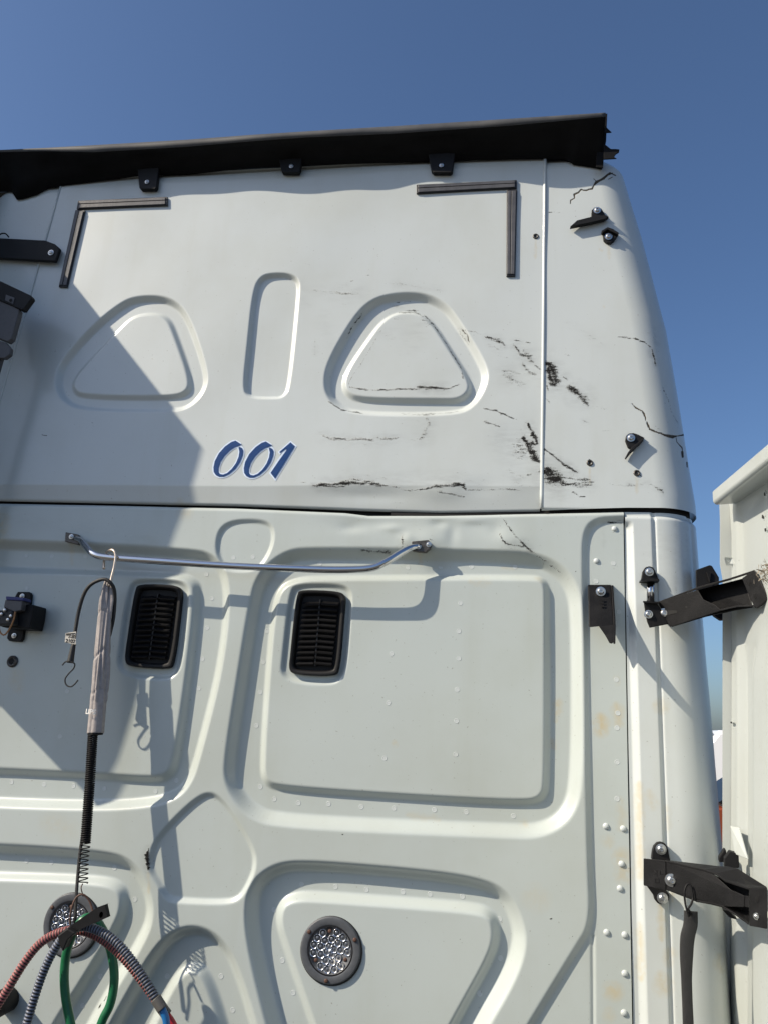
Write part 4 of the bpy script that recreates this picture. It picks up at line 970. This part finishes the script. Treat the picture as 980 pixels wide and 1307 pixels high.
# ================================================================== loose things
# spring hose tender hanging from the grab bar
def Sd(y): return np.interp(y, [700, 745, 935, 1075, 1150, 1310], [-.070, -.075, -.092, -.108, -.115, -.118])
def pt(x, y, d=0): return at(x, y, Sd(y)+d)
def tender():
    root = empty('hose_tender', pt(142, 745)); tag(root, 'spring hose tender in a wrinkled grey printed sleeve, hanging under the pale hook', 'hose tender')
    hk = obj('hanging_hook', tube(spline([at(133,726,-.054), at(133.5,715,-.044), at(136,706,-.048), at(140,702.5,-.060), at(145,702.5,-.069), at(148,709,-.071), at(146,724,-.073), at(142.5,738,-.076), at(141,746,-.078), at(138,747,-.075)], 40), .0034, 10), M_HOOK, None, True)
    tag(hk, 'pale brassy wire hook hung over the chrome grab bar, holding the grey sleeve', 'hook')
    # sleeve with folds
    n, seg = 150, 80; cen = spline([pt(138,741,.01), pt(136,765,.012), pt(132,810,.012), pt(127.5,870,.012), pt(122,936,.012)], n)
    wd = np.interp(np.linspace(0, 1, n), [0, .06, .14, .5, .8, 1], [.0085, .0125, .0165, .0185, .0205, .0215])
    wr = np.ones((n, seg)); 
    for i in range(n):
        for j in range(seg):
            a = 2*math.pi*j/seg; t = i/(n-1)
            fold = .13*math.sin(3*a+1.2+2.2*t)+.085*math.sin(7*a+5*t+.6*math.sin(9*t))+.05*math.sin(11*a-3*t)
            for ga, gs, gw, gd in ((.6, 1.1, .16, .20), (2.3, -.9, .13, .22), (3.9, .7, .18, .2), (5.2, -1.4, .12, .16), (1.4, .4, .1, .14)):
                da = (a-ga-gs*t+math.pi) % (2*math.pi)-math.pi; fold -= 1.6*gd*math.exp(-(da/gw)**2)*(.45+.55*math.sin(5*t+ga*3))
            amp = (.55+.9*math.exp(-((t-.12)/.12)**2)+.8*math.exp(-((t-.58)/.2)**2))*(1 if t < .8 else .55)
            wr[i, j] = 1+fold*amp-.13*math.exp(-((t-.50+.03*math.sin(a*2))/.012)**2)*(math.cos(a-1.2) > 0)-.10*math.exp(-((t-.27+.05*math.sin(a))/.012)**2)-.09*math.exp(-((t-.74+.02*math.sin(2*a))/.01)**2)
    V, F = tube(cen, wd, seg, cap=False, flat=.8, wr=wr)
    sl = obj('sleeve', (V, F), M_SLEEVE, root, smooth=True)
    s = sl.modifiers.new('thick', 'SOLIDIFY'); s.thickness = .0012
    # lettering wrapped round the sleeve
    def text(s_, size, cpt, R, parent, m, ang=0, wrap=True, w=0):
        cu = bpy.data.curves.new('lettering', 'FONT'); cu.body = s_; cu.size = size; cu.align_x = 'CENTER'; cu.align_y = 'CENTER'; cu.offset = w
        to = bpy.data.objects.new('tmp', cu); COL.objects.link(to); dg = bpy.context.evaluated_depsgraph_get(); me = bpy.data.meshes.new_from_object(to.evaluated_get(dg))
        V = np.array([v.co[:] for v in me.vertices]); F = [tuple(p.vertices) for p in me.polygons]; bpy.data.objects.remove(to)
        ca, sa = math.cos(ang), math.sin(ang); X_, Z_ = V[:, 0]*ca-V[:, 1]*sa, V[:, 0]*sa+V[:, 1]*ca
        if wrap: W_ = np.stack([R*np.sin(X_/R), -R*np.cos(X_/R)*.9, Z_], 1)
        else: W_ = np.stack([X_, 0*X_, Z_], 1)
        return obj('lettering', (W_+cpt, F), m, parent)
    c = pt(121.5, 909, .012); text('LIPS', .017, c+(.0015, -.0045, 0), .0250, sl, M_PRINT, -.02, True, .0004)
    obj('sleeve_mouth', tube([pt(122,936.5,.012), pt(121.9,938,.012)], .0195, 20, flat=.8), M_DARK, root)
    # tight coil: one long helix
    def helix(P, turns, R, r, seg=6, per=14):
        P = spline(P, turns*per+1); T = np.gradient(P, axis=0); T /= np.linalg.norm(T, axis=1)[:, None]
        out = []
        for i, p in enumerate(P):
            u = np.cross(T[i], (0, 1, 0)); u /= np.linalg.norm(u); v_ = np.cross(T[i], u); a = 2*math.pi*i/per
            rr = R if np.isscalar(R) else R[min(len(R)-1, int(i/len(P)*len(R)))]
            out.append(p+rr*(math.cos(a)*u+math.sin(a)*v_))
        return tube(out, r, seg)
    obj('spring_tight', helix([pt(119,934,.012), pt(115,1000,.01), pt(109.5,1076,.008)], 52, .0104, .0023, 6, 12), M_ARM, root, True)
    obj('spring_stretched', helix([pt(109.5,1076,.008), pt(107,1100,.006), pt(106,1128,.004)], 9, .0112, .0014, 6, 20), M_ARM, root, True)
    obj('spring_hook', tube(spline([pt(106,1128,.004), pt(104,1133,-.004), pt(105.5,1140,0), pt(106.5,1144,.004)], 14), .0014, 6), M_RUST, root, True)
    obj('limit_cord', tube(spline([pt(123,938,.016), pt(117,990,.016), pt(110,1040,.014), pt(103,1085,.013), pt(99.5,1120,.010), pt(97.5,1150,.007), pt(96,1178,.004)], 30), .0042, 8, flat=.6), M_RUB, root, True)
    obj('wire_loop', tube(spline([pt(90,1181,-.004), pt(90,1170,-.006), pt(92.5,1157,-.006), pt(97.5,1146,-.002), pt(105,1141.5,0), pt(111.5,1145.5,.004), pt(116,1153,.006), pt(119.5,1165,.004)], 30), .0023, 8), M_RUST, root, True)
    return root, text
TENDER, TEXT = tender()

def clamp():
    out = [(77.5,1190.5),(91,1181),(125,1158),(134,1155),(137.5,1171),(130,1174.5),(101,1187),(91,1196),(84.5,1210),(80.5,1202)]
    hole = [(127.5,1171),(126.8,1168),(128,1164.5),(130.5,1163.5),(132.2,1166),(131.5,1169.5),(129.5,1171.8)]
    key = out[:5]+[out[5]]+[hole[-1]]+hole[::-1][1:]+[hole[-1]]+out[5:]
    key = out[:6]+[hole[0]]+hole[1:]+[hole[0]]+[out[5]]+out[6:]
    P = [at(x, y, -.196) for x, y in key]
    # plate first, the thickness as an offset copy
    root = obj('hose_clamp', prism(P, (.002, .010, .001)), M_BLACK); tag(root, 'black hose clamp plate with a slotted end, hung on the spring below the sleeve', 'hose clamp')
    P = [at(x, y, -.196) for x, y in [(78,1191),(91,1181.5),(101,1187),(91,1196),(85,1211),(81,1203)]]
    obj('clamp_jaw', prism(P, (0, -.014, -.003)), M_BLACK, root, bevel=.002)
clamp()

# bungee cord
def bungee():
    root = empty('bungee_cord', pt(100, 790)); tag(root, 'black rubber bungee cord with paper tag and wire hook looped over the hook', 'bungee cord')
    pts = [pt(140,812,.034), pt(145,790,.026), pt(147,765,.016), pt(146,752,.004), pt(142,744.5,-.006), pt(135,739.5,-.010), pt(126,741,-.010), pt(115,747.5,-.008), pt(107,760,-.004), pt(101,780,0), pt(97,802,0), pt(94,824,0)]
    obj('cord', tube(spline(pts, 80), .0047, 10), M_RUB, root, True)
    obj('cord_end', tube(spline([pt(94.5,822,0), pt(92.5,832,0), pt(90,846,0)], 12), np.linspace(.0055, .0088, 12), 12), M_RUB, root, True)
    obj('wire_hook', tube(spline([pt(80,849,0), pt(84.5,844.5,-.003), pt(90,845,-.006), pt(95.5,847,-.003), pt(94.5,853,0), pt(88,860,0), pt(83.5,867,0), pt(85,874,0), pt(90.5,876.5,0), pt(95.5,873.5,0), pt(100,868,0)], 60), .0018, 8), M_INK, root, True)
    q = [pt(84,808,-.006), pt(97.5,806,-.006), pt(97,822.5,-.006), pt(83,820,-.006)]
    tg = obj('paper_tag', prism(q, (0, .0012, 0)), M_TAG, root)
    for k, s_ in enumerate(('97.85', '2102')):
        TEXT(s_, .0135, (q[0]+q[2])/2+np.array([.001, -.0008, .006-.0125*k]), 1, tg, M_INK, -.03, False, .0005)
    obj('tag_line', prism([pt(85,808.6,-.0068), pt(96.5,807.6,-.0068), pt(96.5,808.8,-.0068), pt(85,809.8,-.0068)], (0, .0003, 0)), M_INK, tg)
bungee()

# spiral guarded hoses
def ribbed(P, r, pitch, m_rib, name, parent):
    P = spline(P, 400); L = np.linalg.norm(np.diff(P, axis=0), axis=1).sum(); n = int(L/pitch); per = 6
    Q = spline(P[::4], n*per+1); ph = np.arange(len(Q)) % per
    rr = r*np.where((ph == 0), .80, np.where((ph == 1) | (ph == 5), .86, np.where((ph == 2) | (ph == 4), .98, 1.0)))
    seg = 14; V, F = tube(Q, rr, seg)
    fm = [1 if (i//seg) % per in (0, 1, 5) else 0 for i in range((len(Q)-1)*seg)]+[0, 0]
    return obj(name, (V, F), [m_rib, M_RUB], parent, True, fm=fm)
def hose(path, cuff, inner, m_rib, m_in, name, label, rr):
    root = empty(name, at(*path[len(path)//2])); tag(root, label, 'air hose', 'air hoses through the clamp')
    ribbed([at(*p) for p in path], rr, 0.0068, m_rib, 'spiral_guard', root)
    obj('cuff', tube([at(*p) for p in cuff], rr*1.16, 16), M_CUFF, root, bevel=.0015)
    obj('inner_hose', tube(spline([at(*p) for p in inner], 16), .0076, 12), m_in, root, True)
hose([(-40,1345,-0.170),(-12,1298,-0.160),(12,1260,-0.155),(32,1228,-0.150),(52,1204,-0.145),(75,1191,-0.142),(98,1187.5,-0.142),(120,1193,-0.145),(145,1210,-0.150),(168,1234,-0.155),(190,1263,-0.160),(208,1289,-0.160)],
     [(205,1284,-0.160),(214,1296,-0.160)], [(213,1295,-0.160),(221,1307,-0.160),(231,1330,-0.160),(240,1360,-0.160)], M_REDH, M_REDL, 'air_hose', 'red spiral guarded air hose arching through the clamp, red end at right', .0100)
hose([(20,1350,-0.169),(33,1312,-0.169),(45,1272,-0.167),(57,1238,-0.166),(70,1212,-0.166),(84,1193,-0.168),(102,1183,-0.170),(122,1186,-0.174),(146,1200,-0.179),(168,1225,-0.182),(188,1255,-0.184),(202,1279,-0.184)],
     [(199,1274,-0.184),(208,1288,-0.184)], [(207,1287,-0.184),(212.5,1302,-0.184),(213,1325,-0.184),(209,1360,-0.184)], M_BLUH, M_BLUL, 'air_hose', 'slate blue spiral guarded air hose arching through the clamp, blue end at right', .0100)
def cable():
    P = [(96,1345,-0.132),(91,1310,-0.132),(84.5,1275,-0.132),(82.5,1245,-0.132),(85,1218,-0.132),(92,1196,-0.134),(105,1175,-0.134),(117,1171.5,-0.122),(129,1183,-0.112),(139,1204,-0.107),(145,1230,-0.107),(146,1255,-0.107),(141,1282,-0.109),(131,1303,-0.112),(118,1340,-0.112)]
    o = obj('power_cable', tube(spline([at(*p) for p in P], 90), .0100, 14), M_GREEN, None, True); tag(o, 'thick green power cable looping through the hose clamp', 'cable')
cable()

# rubber strap on the lower arm
def strap():
    Y = lambda x: YF2(x)-.012
    root = empty('rubber_strap', at(880, 1165, Y(880))); tag(root, 'black rubber tie strap hanging by its hook from the lower right hinge arm', 'strap')
    P = [(872,1262),(872,1262)]
    cen = [(881,1163),(880.5,1180),(877,1195),(875.5,1215),(875.5,1250),(877,1290),(879,1340)]; hw = [7.2,7.8,7.0,5.6,5.4,5.6,5.8]
    n = 40; C_ = spline([at(x, y, Y(878)) for x, y in cen], n); W_ = np.interp(np.linspace(0, 1, n), np.linspace(0, 1, 7), hw)*.00178
    V, F = [], []
    for c, h_ in zip(C_, W_):
        for dx, dy in ((-h_, -.0035), (-h_*.6, -.006), (h_*.6, -.006), (h_, -.0035), (h_, .003), (-h_, .003)): V.append(c+(dx, dy, 0))
    for i in range(n-1):
        for j in range(6): F.append((i*6+j, i*6+(j+1) % 6, (i+1)*6+(j+1) % 6, (i+1)*6+j))
    F += [tuple(range(6)), tuple((n-1)*6+j for j in reversed(range(6)))]
    obj('strap_band', (V, F), M_RUB, root, smooth=True, auto=50)
    obj('strap_hook', tube(spline([at(879,1170,Y(880)-.009), at(875.5,1160,Y(880)-.009), at(873.5,1150,Y(880)-.006), at(873,1138,Y(880)-.004), at(875.5,1130,Y(880)-.002), at(879,1128.5,Y(880)-.002), at(882,1134,Y(880)-.004), at(883.5,1146,Y(880)-.006), at(881.5,1154,Y(880)-.01), at(878,1160,Y(880)-.012), at(882,1166,Y(880)-.01)], 50), .0021, 8), M_ARM, root, True)
    obj('strap_eye', move(lathe([(.0042, 0), (.0005, .0004)], 10), at(880.5, 1166, Y(880)-.0065)), M_DARK, root)
strap()

# ------------------------------------------------------------------ vehicles parked beyond, seen through the slit
def car(name, c, yaw, L, Wd, Ht, mbody, label, van):
    root = empty(name, (c[0], c[1], 0)); root.rotation_euler = (0, 0, 0)
    tag(root, label, 'van' if van else 'car')
    if van: side = [(-.5,.22),(-.5,.95),(-.47,1.0),(.18,1.0),(.30,.62),(.47,.52),(.5,.42),(.5,.22)]
    else: side = [(-.5,.25),(-.5,.55),(-.44,.64),(-.30,.68),(-.18,.98),(.10,1.0),(.26,.68),(.46,.60),(.5,.45),(.5,.25)]
    ca, sa = math.cos(yaw), math.sin(yaw)
    T = lambda x, y, z: np.array([c[0]+x*ca-y*sa, c[1]+x*sa+y*ca, z])
    V, F = [], []; n = len(side)
    for yk, s in ((-.5, .93), (-.46, 1), (.46, 1), (.5, .93)):
        for sx, sz in side: V.append(T(sx*L*(.5+.5*s), yk*Wd, (.25+(sz-.25)*s)*Ht))
    for i in range(3):
        for j in range(n): F.append((i*n+j, i*n+(j+1) % n, (i+1)*n+(j+1) % n, (i+1)*n+j))
    F += [tuple(range(n)), tuple(3*n+j for j in reversed(range(n)))]
    obj('body', (V, F), mbody, root, bevel=.03)
    wins = [(-.42,.62,-.18,.92),(-.15,.62,.12,.92)] if van else [(-.22,.70,-.06,.93),(-.04,.70,.14,.93)]
    for sgn in (-1, 1):
        for x0, z0, x1, z1 in wins:
            q = [T(x0*L, sgn*.497*Wd, z0*Ht), T(x1*L, sgn*.497*Wd, z0*Ht), T((x1-.03)*L, sgn*.49*Wd, z1*Ht), T((x0+.01)*L, sgn*.49*Wd, z1*Ht)]
            obj('window', prism(q, T(0, sgn*.03, 0)-T(0, 0, 0)), M_GLASS, root)
    q = [T(.195*L, -.40*Wd, .97*Ht), T(.195*L, .40*Wd, .97*Ht), T(.305*L, .42*Wd, .64*Ht), T(.305*L, -.42*Wd, .64*Ht)] if van else [T(.115*L, -.40*Wd, .98*Ht), T(.115*L, .40*Wd, .98*Ht), T(.265*L, .42*Wd, .69*Ht), T(.265*L, -.42*Wd, .69*Ht)]
    obj('windscreen', prism(q, T(.02*L, 0, .02*Ht)-T(0, 0, 0)), M_GLASS, root)
    for sx in (-.31, .32):
        for sgn in (-1, 1):
            a, b = T(sx*L, sgn*.40*Wd, .33), T(sx*L, sgn*.51*Wd, .33); wv = obj('wheel', tube([a, b], .33, 24), M_TYRE, root, bevel=.02)
            obj('rim', tube([b-(b-a)*.1, b+(b-a)*.06], .2, 18), M_ALU, wv)
    for sgn in (-1, 1):
        p = T(.495*L, sgn*.34*Wd, .46*Ht); obj('headlight', box(p, (.06, .16, .12)), M_LENS, root, bevel=.01)
pv = at(917, 932, 14.0); car('parked_van', (pv[0]+.9, 14.6), math.radians(175), 4.9, 1.9, pv[2], M_VAN, 'white van parked far behind, glimpsed in the slit beside the right fairing', True)
pc = at(921, 1004, 9.0); car('parked_car', (pc[0]+1.2, 9.6), math.radians(178), 4.4, 1.75, pc[2]+.25, M_ORANGE, 'orange red car parked in front of the white van, seen in the slit', False)
